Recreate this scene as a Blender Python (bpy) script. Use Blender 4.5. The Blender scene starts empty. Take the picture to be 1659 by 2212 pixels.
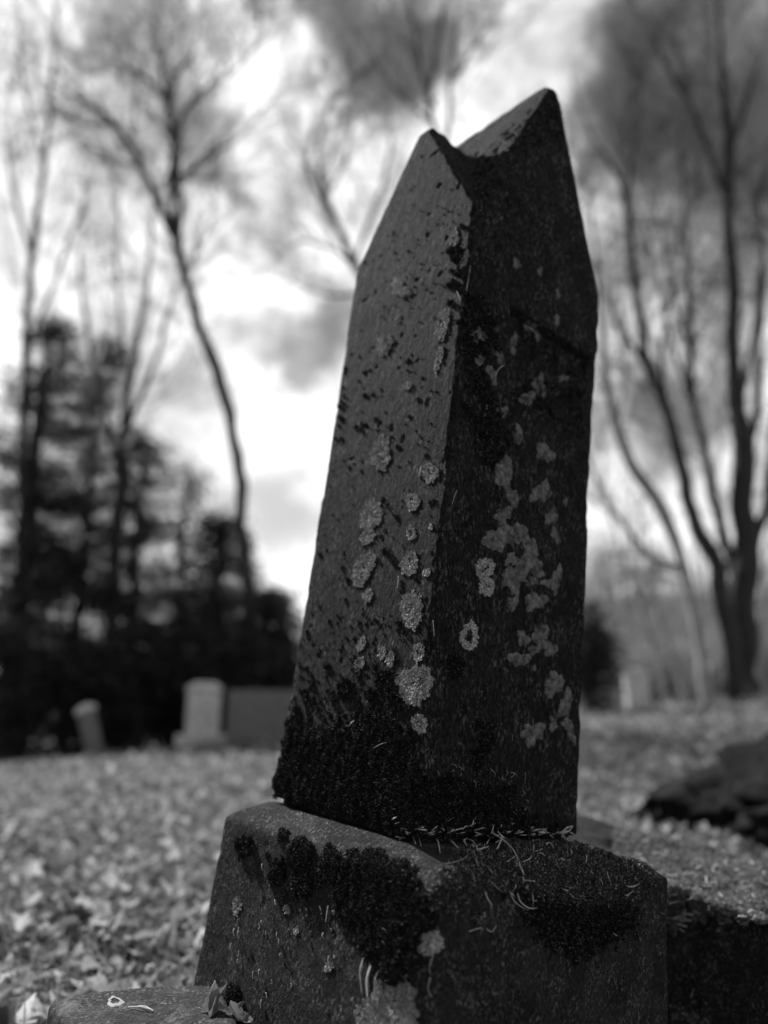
import bpy, bmesh, math, random
import numpy as np
from mathutils import Vector, Matrix
from mathutils.bvhtree import BVHTree

random.seed(7); rng = np.random.default_rng(7)
S = bpy.context.scene
C = S.collection
R = math.radians

# ------------------------------------------------------------------ camera
FPX, CXP, CYP = 1661.0, 829.5, 1106.0          # focal length / centre, in pixels of a 1659 x 2212 picture
PITCH = math.atan((1560 - 1106) / FPX)
CZ = 0.5                                        # lens height above the ground by the monument
CAM = Vector((0, 0, CZ))
cam = bpy.data.objects.new('camera', bpy.data.cameras.new('camera'))
C.objects.link(cam)
cam.location = CAM
cam.rotation_euler = (math.pi / 2 + PITCH, 0, 0)
cd = cam.data
cd.sensor_fit = 'VERTICAL'; cd.sensor_height = 36.0; cd.sensor_width = 27.0
cd.lens = FPX / 2212 * 36.0
cd.clip_start = 0.02; cd.clip_end = 2000
cd.dof.use_dof = True
cd.dof.focus_distance = .94
cd.dof.aperture_fstop = 1.6
S.camera = cam

def ray(px, py):
    u = (CYP - py) / FPX
    return Vector(((px - CXP) / FPX, math.cos(PITCH) - math.sin(PITCH) * u, math.sin(PITCH) + math.cos(PITCH) * u))

def at(px, py, depth):                          # the point seen there, at this distance along +Y
    d = ray(px, py)
    return CAM + d * (depth / d.y)

# ------------------------------------------------------------------ helpers
def tag(o, label=None, cat=None, group=None, kind=None):
    if label: o['label'] = label
    if cat: o['category'] = cat
    if group: o['group'] = group
    if kind: o['kind'] = kind
    return o

def empty(name, loc, label, cat, group=None):
    o = bpy.data.objects.new(name, None); C.objects.link(o); o.location = loc
    o.empty_display_size = .1
    return tag(o, label, cat, group)

def link(name, me, mat, parent=None, smooth=True, local=False):
    o = bpy.data.objects.new(name, me); C.objects.link(o)
    me.materials.clear(); me.materials.append(mat)
    if smooth: me.shade_smooth()
    if parent is not None:
        o.parent = parent
        if not local:
            o.location = -Vector(parent.location)      # mesh given in world coordinates, parent is unrotated
            if parent.parent is not None: o.location = (0, 0, 0)
    return o

def mesh_np(name, V, F):                         # V (n,3); F (m,k) all the same size
    V = np.asarray(V, np.float32); F = np.asarray(F, np.int32)
    me = bpy.data.meshes.new(name)
    me.vertices.add(len(V)); me.vertices.foreach_set('co', V.ravel())
    k = F.shape[1]
    me.loops.add(F.size); me.loops.foreach_set('vertex_index', F.ravel())
    me.polygons.add(len(F))
    me.polygons.foreach_set('loop_start', np.arange(0, F.size, k, dtype=np.int32))
    me.polygons.foreach_set('loop_total', np.full(len(F), k, np.int32))
    me.update(calc_edges=True); me.validate()
    return me

class MB:
    def __init__(s): s.v = []; s.f = []; s.n = 0
    def add(s, V, F):
        V = np.asarray(V, float); F = np.asarray(F, int)
        s.v.append(V); s.f.append(F + s.n); s.n += len(V)
    def tube(s, pts, rad, n=6, close=True):
        P = np.asarray([tuple(p) for p in pts], float); m = len(P)
        T = np.gradient(P, axis=0); T /= np.linalg.norm(T, axis=1)[:, None] + 1e-12
        ref = np.array([1., 0.13, 0.2]) if abs(T[:, 0]).mean() < .8 else np.array([.1, 1., .1])
        A = np.cross(T, ref); A /= np.linalg.norm(A, axis=1)[:, None] + 1e-12
        B = np.cross(T, A)
        a = np.arange(n) * 2 * math.pi / n
        rr = np.asarray(rad, float)[:, None, None]
        V = P[:, None] + rr * (A[:, None] * np.cos(a)[None, :, None] + B[:, None] * np.sin(a)[None, :, None])
        V = V.reshape(-1, 3)
        i = np.arange(m - 1)[:, None] * n; j = np.arange(n)[None]; k = (j + 1) % n
        F = np.stack([i + j, i + k, i + n + k, i + n + j], -1).reshape(-1, 4)
        s.add(V, F)
    def mesh(s, name):
        return mesh_np(name, np.concatenate(s.v), np.concatenate(s.f))

def spline(pts, rad, step=6):
    P = np.array([tuple(p) for p in pts], float); r = np.array(rad, float)
    Q = np.vstack([2 * P[0] - P[1], P, 2 * P[-1] - P[-2]])
    out = []; orr = []
    for i in range(len(P) - 1):
        p0, p1, p2, p3 = Q[i:i + 4]
        for t in np.linspace(0, 1, step, endpoint=False):
            out.append(.5 * (2 * p1 + (p2 - p0) * t + (2 * p0 - 5 * p1 + 4 * p2 - p3) * t * t + (3 * p1 - p0 - 3 * p2 + p3) * t ** 3))
            orr.append(r[i] * (1 - t) + r[i + 1] * t)
    out.append(P[-1]); orr.append(r[-1])
    return np.array(out), np.array(orr)

def _h(ix, iy, iz, seed):
    n = (ix * 374761393 + iy * 668265263 + iz * 2147483647 + seed * 974634777).astype(np.int64)
    n = (n ^ (n >> 13)) * 1274126177
    n = n & 0x7fffffff
    n = (n ^ (n >> 16)) * 668265263
    return ((n & 0x7fffffff) / 0x7fffffff) * 2 - 1

def vnoise(P, scale, seed=0, octaves=1):
    out = np.zeros(len(P)); amp = 1.
    for o in range(octaves):
        Q = np.asarray(P, float) * scale * (2 ** o) + 17.31 * o
        I = np.floor(Q).astype(np.int64); f = Q - I; f = f * f * (3 - 2 * f)
        acc = 0
        for dx in (0, 1):
            for dy in (0, 1):
                for dz in (0, 1):
                    w = (f[:, 0] if dx else 1 - f[:, 0]) * (f[:, 1] if dy else 1 - f[:, 1]) * (f[:, 2] if dz else 1 - f[:, 2])
                    acc = acc + w * _h(I[:, 0] + dx, I[:, 1] + dy, I[:, 2] + dz, seed + o)
        out += acc * amp; amp *= .5
    return out

# ------------------------------------------------------------------ materials (the photograph is black and white: neutral greys)
def mat(name):
    m = bpy.data.materials.new(name); m.use_nodes = True
    nt = m.node_tree; nt.nodes.clear()
    out = nt.nodes.new('ShaderNodeOutputMaterial')
    return m, nt, out
def N(nt, typ, **kw):
    n = nt.nodes.new(typ)
    for k, v in kw.items():
        if k in n.inputs: n.inputs[k].default_value = v
        else: setattr(n, k, v)
    return n
def L(nt, a, b): nt.links.new(a, b)
def coords(nt, scale=(1, 1, 1), rot=(0, 0, 0)):
    tc = N(nt, 'ShaderNodeTexCoord'); mp = N(nt, 'ShaderNodeMapping')
    mp.inputs['Scale'].default_value = scale; mp.inputs['Rotation'].default_value = rot
    L(nt, tc.outputs['Object'], mp.inputs['Vector']); return mp.outputs['Vector']
def noise(nt, vec, scale, detail=4, rough=.6, dist=0.):
    n = N(nt, 'ShaderNodeTexNoise'); n.inputs['Scale'].default_value = scale
    n.inputs['Detail'].default_value = detail; n.inputs['Roughness'].default_value = rough
    n.inputs['Distortion'].default_value = dist
    L(nt, vec, n.inputs['Vector']); return n.outputs['Fac']
def ramp(nt, fac, stops):
    r = N(nt, 'ShaderNodeValToRGB'); e = r.color_ramp.elements
    e[0].position, g = stops[0]; e[0].color = (g, g, g, 1)
    e[1].position, g = stops[-1]; e[1].color = (g, g, g, 1)
    for p, g in stops[1:-1]:
        x = e.new(p); x.color = (g, g, g, 1)
    L(nt, fac, r.inputs['Fac']); return r.outputs['Color']
def mathn(nt, op, a, b=None, clamp=False):
    m = N(nt, 'ShaderNodeMath', operation=op); m.use_clamp = clamp
    for i, x in enumerate((a, b)):
        if x is None: continue
        if isinstance(x, (int, float)): m.inputs[i].default_value = x
        else: L(nt, x, m.inputs[i])
    return m.outputs[0]
def mix(nt, fac, a, b):
    m = N(nt, 'ShaderNodeMix', data_type='RGBA')
    for i, x in ((0, fac), (6, a), (7, b)):
        if isinstance(x, (int, float)): m.inputs[i].default_value = x if i == 0 else (x, x, x, 1)
        else: L(nt, x, m.inputs[i])
    return m.outputs[2]
def bump(nt, h, dist, strength=1.):
    b = N(nt, 'ShaderNodeBump'); b.inputs['Distance'].default_value = dist; b.inputs['Strength'].default_value = strength
    L(nt, h, b.inputs['Height']); return b.outputs['Normal']
def finish(nt, out, col, rough=.9, normal=None, spec=.25):
    p = N(nt, 'ShaderNodeBsdfPrincipled'); p.inputs['Roughness'].default_value = rough
    p.inputs['Specular IOR Level'].default_value = spec
    if isinstance(col, (int, float)): p.inputs['Base Color'].default_value = (col, col, col, 1)
    else: L(nt, col, p.inputs['Base Color'])
    if normal: L(nt, normal, p.inputs['Normal'])
    L(nt, p.outputs['BSDF'], out.inputs['Surface']); return p

def stone_mat(name, base, fleck, fleck_amt, spec=.10, grain=(1, 1, .45), pale=.0, con=1.):
    m, nt, out = mat(name)
    v = coords(nt); vs = coords(nt, grain, (0, R(25), R(20)))
    big = noise(nt, v, 9, 6, .65); blot = noise(nt, v, 24, 6, .7, .4)
    mid = noise(nt, vs, 75, 5, .7, .4)
    fine = noise(nt, vs, 260, 4, .75, .3)
    grit = noise(nt, v, 620, 2, .6)
    c0 = ramp(nt, big, [(.32, base * .55), (.5, base), (.68, base * 1.5)])
    c0 = mix(nt, ramp(nt, blot, [(.50, 0), (.58, .6 + pale * .4)]), c0, base * 2.6)
    c1 = mix(nt, ramp(nt, mid, [(.40, 0), (.60, .8 * con)]), c0, base * 1.5)
    c1 = mix(nt, ramp(nt, fine, [(.36, .85 * con), (.50, 0)]), c1, base * .25)
    fl = mathn(nt, 'MULTIPLY', ramp(nt, fine, [(.53, 0), (.60, 1)]), ramp(nt, noise(nt, v, 30, 4, .7), [(.44, .1), (.62, 1)]))
    c2 = mix(nt, mathn(nt, 'MULTIPLY', fl, fleck_amt), c1, fleck)
    bl = noise(nt, v, 14, 6, .62, .5)
    if pale: c2 = mix(nt, mathn(nt, 'MULTIPLY', ramp(nt, bl, [(.55, 0), (.62, 1)]), pale), c2, fleck * .55)
    dk = ramp(nt, noise(nt, v, 210, 3, .5), [(.62, 0), (.68, .9)])
    c3 = mix(nt, dk, c2, base * .2)
    h = mathn(nt, 'ADD', mathn(nt, 'MULTIPLY', fine, 1.2), mathn(nt, 'MULTIPLY', grit, .35))
    h = mathn(nt, 'ADD', h, mathn(nt, 'MULTIPLY', mid, 2.2))
    finish(nt, out, c3, .88, bump(nt, h, .0042 * con), spec)
    return m
STONE = stone_mat('weathered_sandstone', .0165, .22, .75)
STONE_BASE = stone_mat('weathered_sandstone_base', .0225, .40, .45, grain=(1, 1, .8), con=.5)
SLAB = stone_mat('slab_stone', .045, .45, .5, pale=.6, con=.7)
FARSTONE = stone_mat('old_marble', .8, .5, .3)
FARSTONE_D = stone_mat('old_granite', .24, .3, .3)

def rand_mat(name, lo, hi, rough=.8, transl=0., spec=.2, bumpy=0., knee=None):
    m, nt, out = mat(name)
    g = N(nt, 'ShaderNodeNewGeometry')
    col = ramp(nt, g.outputs['Random Per Island'], [(0, lo), (.8 if knee else .7, knee or (lo + hi) * .45), (1, hi)])
    nv = coords(nt); nn = noise(nt, nv, 120, 3, .6)
    col = mix(nt, ramp(nt, nn, [(.35, .35), (.65, 0)]), col, lo * .6)
    p = N(nt, 'ShaderNodeBsdfPrincipled'); p.inputs['Roughness'].default_value = rough
    p.inputs['Specular IOR Level'].default_value = spec
    L(nt, col, p.inputs['Base Color'])
    if bumpy: L(nt, bump(nt, nn, bumpy), p.inputs['Normal'])
    if transl:
        t = N(nt, 'ShaderNodeBsdfTranslucent'); L(nt, col, t.inputs['Color'])
        ms = N(nt, 'ShaderNodeMixShader'); ms.inputs[0].default_value = transl
        L(nt, p.outputs[0], ms.inputs[1]); L(nt, t.outputs[0], ms.inputs[2]); L(nt, ms.outputs[0], out.inputs['Surface'])
    else: L(nt, p.outputs[0], out.inputs['Surface'])
    return m
MOSS = rand_mat('dark_moss', .014, .26, .9, .15, .1, knee=.05)  # few bright leaflets: sparkle of grazing sun put into the colour
LICHEN = rand_mat('pale_foliose_lichen', .16, .95, .9, .1, .1)
STRAW = rand_mat('dry_straw', .75, .97, .6, .3)
LEAF = rand_mat('dry_leaves', .08, .80, .65, .4)
LEAF_NEAR = rand_mat('dry_leaf', .28, .42, .6, .25, bumpy=.001)
NEEDLE = rand_mat('evergreen_needles', .025, .13, .8, .2)
TWIG = rand_mat('bare_twigs', .05, .12, .9)
PALETWIG = rand_mat('pale_twigs', .3, .6, .9, .1)
BRUSHLEAF = rand_mat('dry_brush', .25, .55, .9, .25)

def crust_mat():
    m, nt, out = mat('grey_crust_lichen')
    v = coords(nt); a = noise(nt, v, 130, 6, .8); b = noise(nt, v, 500, 3, .6)
    col = ramp(nt, a, [(.36, .03), (.50, .14), (.66, .30)])
    finish(nt, out, col, .95, bump(nt, mathn(nt, 'ADD', a, b), .0012), .1); return m
CRUST = crust_mat()

def bark_mat(name, lo, hi):
    m, nt, out = mat(name)
    v = coords(nt, (1, 1, .25)); a = noise(nt, v, 22, 5, .65)
    finish(nt, out, ramp(nt, a, [(.3, lo), (.7, hi)]), .9, bump(nt, a, .02), .1); return m
BARK = bark_mat('dark_bark', .035, .10)
BARK_PALE = bark_mat('pale_bark', .3, .55)

def ground_mat():
    m, nt, out = mat('leaf_litter_ground')
    v = coords(nt)
    a = noise(nt, v, 1.2, 4, .6); b = noise(nt, v, 14, 6, .75, .5); c = noise(nt, v, 60, 4, .6)
    col = mix(nt, ramp(nt, b, [(.35, 0), (.65, 1)]), .05, ramp(nt, a, [(.3, .22), (.7, .34)]))
    finish(nt, out, col, .95, bump(nt, mathn(nt, 'ADD', b, c), .03), .1); return m
GROUND = ground_mat()

# ------------------------------------------------------------------ sky and sun
SUN_AZ = R(132.5); SUN_EL = R(42)                 # direction to the sun, azimuth counted from +X
sun = bpy.data.objects.new('sun', bpy.data.lights.new('sun', 'SUN')); C.objects.link(sun)
sdir = Vector((math.cos(SUN_EL) * math.cos(SUN_AZ), math.cos(SUN_EL) * math.sin(SUN_AZ), math.sin(SUN_EL)))
sun.rotation_euler = sdir.to_track_quat('Z', 'Y').to_euler()
sun.location = sdir * 50
sun.data.energy = 4.8; sun.data.angle = R(.5); sun.data.color = (1, 1, 1)

def build_world():
    w = bpy.data.worlds.new('World'); S.world = w; w.use_nodes = True
    nt = w.node_tree; nt.nodes.clear()
    out = N(nt, 'ShaderNodeOutputWorld'); bg = N(nt, 'ShaderNodeBackground'); bg.inputs['Strength'].default_value = .1
    sky = N(nt, 'ShaderNodeTexSky', sky_type='NISHITA'); sky.sun_disc = False
    sky.sun_elevation = SUN_EL; sky.sun_rotation = math.pi / 2 - SUN_AZ
    sep = N(nt, 'ShaderNodeSeparateColor'); L(nt, sky.outputs[0], sep.inputs[0])   # seen through a red filter: blue sky goes dark
    red = mathn(nt, 'MULTIPLY', sep.outputs[0], SKY_RED)
    tc = N(nt, 'ShaderNodeTexCoord'); d = tc.outputs['Generated']
    n1 = N(nt, 'ShaderNodeTexNoise'); n1.inputs['Scale'].default_value = 7; n1.inputs['Detail'].default_value = 6; n1.inputs['Roughness'].default_value = .7
    L(nt, d, n1.inputs['Vector'])
    off = N(nt, 'ShaderNodeVectorMath', operation='MULTIPLY_ADD')
    L(nt, n1.outputs['Color'], off.inputs[0]); off.inputs[1].default_value = (.22,) * 3; off.inputs[2].default_value = (-.11,) * 3
    dw = N(nt, 'ShaderNodeVectorMath', operation='ADD'); L(nt, d, dw.inputs[0]); L(nt, off.outputs[0], dw.inputs[1])
    cover = None
    for px, py, r, s in GAPS:                    # gaps in the cloud, by direction
        c = ray(px, py).normalized()
        ds = N(nt, 'ShaderNodeVectorMath', operation='DISTANCE'); L(nt, dw.outputs[0], ds.inputs[0]); ds.inputs[1].default_value = c
        mr = N(nt, 'ShaderNodeMapRange', interpolation_type='SMOOTHSTEP')
        rr = r / FPX
        for k, x in ((1, rr * .45), (2, rr * 1.25), (3, 1 - s), (4, 1.)): mr.inputs[k].default_value = x
        L(nt, ds.outputs['Value'], mr.inputs[0])
        cover = mr.outputs[0] if cover is None else mathn(nt, 'MULTIPLY', cover, mr.outputs[0])
    n2 = N(nt, 'ShaderNodeTexNoise'); n2.inputs['Scale'].default_value = 6.5; n2.inputs['Detail'].default_value = 7; n2.inputs['Roughness'].default_value = .62
    L(nt, d, n2.inputs['Vector'])
    thin = N(nt, 'ShaderNodeMapRange', interpolation_type='SMOOTHSTEP')
    for k, x in ((1, .35), (2, .60), (3, .38), (4, 1.)): thin.inputs[k].default_value = x
    L(nt, n2.outputs['Fac'], thin.inputs[0])
    cover = mathn(nt, 'MULTIPLY', cover, thin.outputs[0])
    # cloud bank towards the sun; unseen falloff shaped to light the stone faces
    dt = N(nt, 'ShaderNodeVectorMath', operation='DOT_PRODUCT'); L(nt, dw.outputs[0], dt.inputs[0]); dt.inputs[1].default_value = Vector((-.16, .93, .33)).normalized()
    fr = N(nt, 'ShaderNodeMapRange', interpolation_type='SMOOTHSTEP')
    for k, x in ((1, .48), (2, .80), (3, .05), (4, 1.)): fr.inputs[k].default_value = x
    L(nt, dt.outputs['Value'], fr.inputs[0])
    cover = mathn(nt, 'MULTIPLY', cover, fr.outputs[0])
    d2 = N(nt, 'ShaderNodeVectorMath', operation='DOT_PRODUCT'); L(nt, dw.outputs[0], d2.inputs[0]); d2.inputs[1].default_value = Vector((.70, -.25, .67)).normalized()  # unseen faint cloud added to light the right-hand face from the upper right
    f2 = N(nt, 'ShaderNodeMapRange', interpolation_type='SMOOTHSTEP')
    for k, x in ((1, .55), (2, .95), (3, .0), (4, .42)): f2.inputs[k].default_value = x
    L(nt, d2.outputs['Value'], f2.inputs[0])
    cover = mathn(nt, 'MAXIMUM', cover, f2.outputs[0])
    ds = N(nt, 'ShaderNodeVectorMath', operation='DOT_PRODUCT'); L(nt, d, ds.inputs[0]); ds.inputs[1].default_value = sdir
    br = N(nt, 'ShaderNodeMapRange')
    for k, x in ((1, .55), (2, 1.), (3, CLOUD), (4, CLOUD * 1.15)): br.inputs[k].default_value = x
    L(nt, ds.outputs['Value'], br.inputs[0])
    col = mathn(nt, 'ADD', mathn(nt, 'MULTIPLY', red, mathn(nt, 'SUBTRACT', 1., cover)), mathn(nt, 'MULTIPLY', br.outputs[0], cover))
    L(nt, col, bg.inputs['Color']); L(nt, bg.outputs[0], out.inputs['Surface'])
SKY_RED = .46; CLOUD = 9.0
GAPS = [(830, 90, 150, .97), (700, 30, 110, .9), (960, 60, 95, .9), (545, 10, 60, .8),
        (350, 120, 130, .72), (440, 290, 95, .78), (480, 400, 55, .8), (300, 20, 100, .5),
        (650, 740, 100, .75), (560, 720, 70, .55), (745, 700, 80, .65),
        (410, 800, 75, .6), (1500, 150, 230, .9), (1400, 260, 130, .85), (1640, 300, 170, .92), (1350, 50, 90, .85),
        (1620, 520, 120, .6), (1440, 930, 110, .75), (1360, 880, 70, .6), (1570, 800, 90, .5)]
build_world()
S.view_settings.view_transform = 'Standard'; S.view_settings.look = 'None'
S.view_settings.exposure = .5; S.view_settings.gamma = 1
try: S.view_settings.use_curve_mapping = False
except Exception: pass

# ------------------------------------------------------------------ ground
def ground_z(x, y):
    x = np.asarray(x, float); y = np.asarray(y, float)
    t = np.clip(y - .9, -1, 12.1) / 9.6
    z = t * (.3 + .07 * np.clip(x, -9, 11)) - .02
    far = np.clip(y - 13, 0, None)
    z = z - .03 * np.minimum(far, 20) + .0 * far
    hill = np.clip((y - 42) / 40, 0, 1); hill = hill * hill * (3 - 2 * hill)
    z = z + hill * (4 + 9 / (1 + np.exp(-(x - 6) / 6)))
    return z
def gz(x, y): return float(ground_z(x, y))
xs = np.concatenate([np.linspace(-400, -40, 19)[:-1], np.linspace(-40, -6, 35)[:-1], np.linspace(-6, 6, 97)[:-1], np.linspace(6, 40, 35)[:-1], np.linspace(40, 400, 19)])
ys = np.concatenate([np.linspace(-60, -3, 12)[:-1], np.linspace(-3, 12, 121)[:-1], np.linspace(12, 60, 49)[:-1], np.linspace(60, 700, 30)])
X, Y = np.meshgrid(xs, ys)
P = np.stack([X.ravel(), Y.ravel(), np.zeros(X.size)], -1)
P[:, 2] = ground_z(P[:, 0], P[:, 1]) + .02 * vnoise(P, 1.7, 3, 2) + .012 * vnoise(P, 6, 5, 2)
i = (np.arange(len(ys) - 1)[:, None] * len(xs) + np.arange(len(xs) - 1)[None]).ravel()
g = link('ground', mesh_np('ground', P, np.stack([i, i + 1, i + len(xs) + 1, i + len(xs)], -1)), GROUND)
tag(g, kind='structure')

# ------------------------------------------------------------------ the leaning gravestone
MT = Vector((.0557, 1.1565, CZ - .1269))
def rotm(rx, ry, rz): return (Matrix.Rotation(rz, 3, 'Z') @ Matrix.Rotation(rx, 3, 'X') @ Matrix.Rotation(ry, 3, 'Y'))
def fitrot(rx, ry, rz):
    return Matrix.Rotation(ry, 3, 'Y') @ Matrix.Rotation(rx, 3, 'X') @ Matrix.Rotation(rz, 3, 'Z')
MR = fitrot(-.0102, .1208, .7126)
grave = empty('gravestone', MT, 'dark leaning gravestone with gabled pointed top on a block base, patched with moss and lichen', 'gravestone')
grave.rotation_euler = MR.to_euler()
MRi = MR.transposed()
def to_local(p): return MRi @ (Vector(p) - MT)

AX, AY, BX, BY, HH, GL, GR = .160, .1451, .1569, .1395, .8536, .234, .345
LZ = .738                                        # lower edge of the slightly wider head

def remeshed(name, bm, voxel, smooth_it, smooth_f=.5):
    me = bpy.data.meshes.new(name); bm.to_mesh(me); bm.free()
    o = bpy.data.objects.new(name, me); C.objects.link(o)
    r = o.modifiers.new('r', 'REMESH'); r.mode = 'VOXEL'; r.voxel_size = voxel
    if smooth_it:
        s = o.modifiers.new('s', 'SMOOTH'); s.factor = smooth_f; s.iterations = smooth_it
    dg = bpy.context.evaluated_depsgraph_get()
    new = bpy.data.meshes.new_from_object(o.evaluated_get(dg))
    bpy.data.objects.remove(o); bpy.data.meshes.remove(me)
    new.name = name
    return new
def co_get(me):
    a = np.empty(len(me.vertices) * 3, np.float32); me.vertices.foreach_get('co', a); return a.reshape(-1, 3).astype(float)
def no_get(me):
    a = np.empty(len(me.vertices) * 3, np.float32); me.vertex_normals.foreach_get('vector', a); return a.reshape(-1, 3).astype(float)
def co_set(me, a):
    me.vertices.foreach_set('co', a.astype(np.float32).ravel()); me.update()

def poly(bm, vs, fs):
    V = [bm.verts.new(v) for v in vs]
    for f in fs: bm.faces.new([V[k] for k in f])
    bm.normal_update()

def shaft_mesh():
    bm = bmesh.new()
    d = .0010
    def ring(z, ex=0.):
        k = z / HH
        a = AX + (BX - .0 - AX) * k + ex; b = AY + (BY - AY) * k + ex
        return [(-a, -b, z), (a, -b, z), (a, b, z), (-a, b, z)]
    rings = [ring(.0, 0), ring(.25, -.001), ring(.5, -.002), ring(LZ - .012, -d), ring(LZ + .014, .0004), ring(HH, 0)]
    vs = [v for r_ in rings for v in r_]
    fs = [(3, 2, 1, 0)]
    for k in range(len(rings) - 1):
        for j in range(4):
            a = 4 * k + j; b = 4 * k + (j + 1) % 4
            fs.append((a, b, b + 4, a + 4))
    t = 4 * (len(rings) - 1)                     # corners at the shoulder: t..t+3 = (-,-),(+,-),(+,+),(-,+)
    n = len(vs)
    xi = BX * (1 - GL / GR)                      # where the lower ridge meets the slope of the higher one
    q = .020
    vs += [(0, -BY + q, HH + GR), (BX - q, 0, HH + GL), (0, BY - q, HH + GR), (-BX + q, 0, HH + GL), (-xi, 0, HH + GL), (xi, 0, HH + GL), (0, 0, HH + GR)]
    pF, pR, pB, pL, cL, cR, cc = range(n, n + 7)
    # every gable tip is worn blunt: the face stops short of the ridge on a small slanting facet
    e = 1 - q * 1.2 / GR; el = 1 - q * 1.2 / GL
    def gp(a_, b_, f): return tuple(vs[a_][i] + (b_[i] - vs[a_][i]) * f for i in range(3))
    TF = (0, -BY, HH + GR); TR = (BX, 0, HH + GL); TB = (0, BY, HH + GR); TL = (-BX, 0, HH + GL)
    n2 = len(vs)
    vs += [gp(t, TF, e), gp(t + 1, TF, e), gp(t + 1, TR, el), gp(t + 2, TR, el), gp(t + 2, TB, e), gp(t + 3, TB, e), gp(t + 3, TL, el), gp(t, TL, el)]
    f0, f1, r0, r1, b0, b1, l0, l1 = range(n2, n2 + 8)
    fs += [(t, t + 1, f1, f0), (t + 1, t + 2, r1, r0), (t + 2, t + 3, b1, b0), (t + 3, t, l1, l0)]
    fs += [(f0, f1, pF), (r0, r1, pR), (b0, b1, pB), (l0, l1, pL)]
    fs += [(t, cL, pL, l1), (t + 3, l0, pL, cL), (t + 1, r0, pR, cR), (t + 2, cR, pR, r1)]
    fs += [(t, f0, pF, cc, cL), (t + 3, cL, cc, pB, b1), (t + 1, cR, cc, pF, f1), (t + 2, b0, pB, cc, cR)]
    poly(bm, vs, fs)
    bmesh.ops.recalc_face_normals(bm, faces=bm.faces)
    me = remeshed('shaft', bm, .0027, 16)
    P = co_get(me); Nn = no_get(me)
    # worn, uneven stone
    D = .0014 * vnoise(P, 4, 1, 2) + .00016 * vnoise(P, 60, 2, 3)
    zz = np.clip(P[:, 2] / HH, 0, 1)
    ca = AX + (BX - AX) * zz; cb = AY + (BY - AY) * zz
    edge = np.clip(1 - np.maximum(ca - np.abs(P[:, 0]), cb - np.abs(P[:, 1])) / .016, 0, 1)
    roof = np.clip((P[:, 2] - HH) / .05, 0, 1) * (Nn[:, 2] > .25)
    D -= .0030 * np.clip(vnoise(P, 34, 8, 3) + .1, 0, 1) * np.maximum(edge, .8 * roof)
    D += .0012 * roof * vnoise(P, 45, 18, 3)
    pits = np.clip(vnoise(P, 70, 11, 2) - .72, 0, 1); D -= .0025 * pits
    # tips rounded off by weather
    tip = np.clip((P[:, 2] - (HH + GL - .02)) / .02, 0, 1) * (P[:, 0] < -BX * .6)
    # worn relief on the right-hand face
    face = (P[:, 1] < -AY * .9) & (Nn[:, 1] < -.6)
    xz = P[:, [0, 2]]
    ins = face & (xz[:, 0] > PANEL[0]) & (xz[:, 0] < PANEL[1]) & (xz[:, 1] > PANEL[2]) & (xz[:, 1] < PANEL[3])
    def inset(w):
        dd = np.minimum(np.minimum(xz[:, 0] - PANEL[0], PANEL[1] - xz[:, 0]), np.minimum(xz[:, 1] - PANEL[2], PANEL[3] - xz[:, 1]))
        return np.clip(dd / w, 0, 1)
    D -= np.where(ins, .0085 * inset(.003), 0)
    D -= np.where(face & (np.abs(xz[:, 1] - PANEL[3]) < .004) & (xz[:, 0] > PANEL[0]) & (xz[:, 0] < PANEL[1]), .005, 0)
    D += np.where(face & (np.abs(xz[:, 1] - PANEL[2] + .003) < .003) & (xz[:, 0] > PANEL[0]) & (xz[:, 0] < PANEL[1]), .0025, 0)
    rel = np.zeros(len(P))
    for st in STROKES:
        for a, b in zip(st[:-1], st[1:]):
            a = np.array(a); b = np.array(b); ab = b - a
            t_ = np.clip(((xz - a) @ ab) / (ab @ ab), 0, 1)
            dist = np.linalg.norm(xz - a - t_[:, None] * ab, axis=1)
            rel = np.maximum(rel, np.clip(1.6 - dist / .0034, 0, 1))
    D += np.where(ins,   .0085 * rel * (.8 + .35 * vnoise(P, 40, 21)), 0)
    P = P + Nn * D[:, None]
    co_set(me, P)
    return me

# picture pixel -> point on the right-hand / left-hand face plane, in the stone's own coordinates
o_l = to_local(CAM)
def on_right(px, py):
    d = MRi @ ray(px, py)
    # face runs from y=-AY at z=0 to y=-BY at z=HH
    k = (AY - BY) / HH
    t = (-AY + k * o_l.z - o_l.y) / (d.y - k * d.z)
    p = o_l + d * t
    return p
def z1(x, y): return on_right(960 + x * .2149, 521 + y * .2149)
pt = [z1(820, 790), z1(1420, 1130), z1(700, 1580), z1(1380, 1920)]
PANEL = (z1(640, 1100).x, z1(1440, 1300).x, (pt[2].z + pt[3].z) / 2, (pt[0].z + pt[1].z) / 2)
STROKES = [[(z1(x, y).x, z1(x, y).z) for x, y in s] for s in (
    [(830, 1340), (740, 1560)], [(835, 1340), (880, 1640)], [(770, 1500), (870, 1570)],
    [(905, 1390), (900, 1690)], [(1000, 1400), (1005, 1700)], [(900, 1510), (1005, 1570)],
    [(1020, 1390), (1240, 1480)], [(1075, 1420), (1050, 1740)],
    [(1250, 1540), (1180, 1500), (1115, 1560), (1100, 1660), (1150, 1760), (1230, 1770)],
    [(1410, 1420), (1395, 1840)], [(1320, 1470), (1310, 1800)], [(1315, 1640), (1400, 1660)],
    [(830, 850), (930, 910)], [(945, 930), (935, 1160)], [(870, 960), (900, 880)],
    [(1080, 1010), (1090, 1250)], [(1170, 1040), (1165, 1290)],
    [(1400, 1190), (1330, 1220), (1310, 1290), (1380, 1340), (1390, 1380), (1320, 1390)])]
shaft = link('shaft', shaft_mesh(), STONE, grave, local=True)

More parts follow.
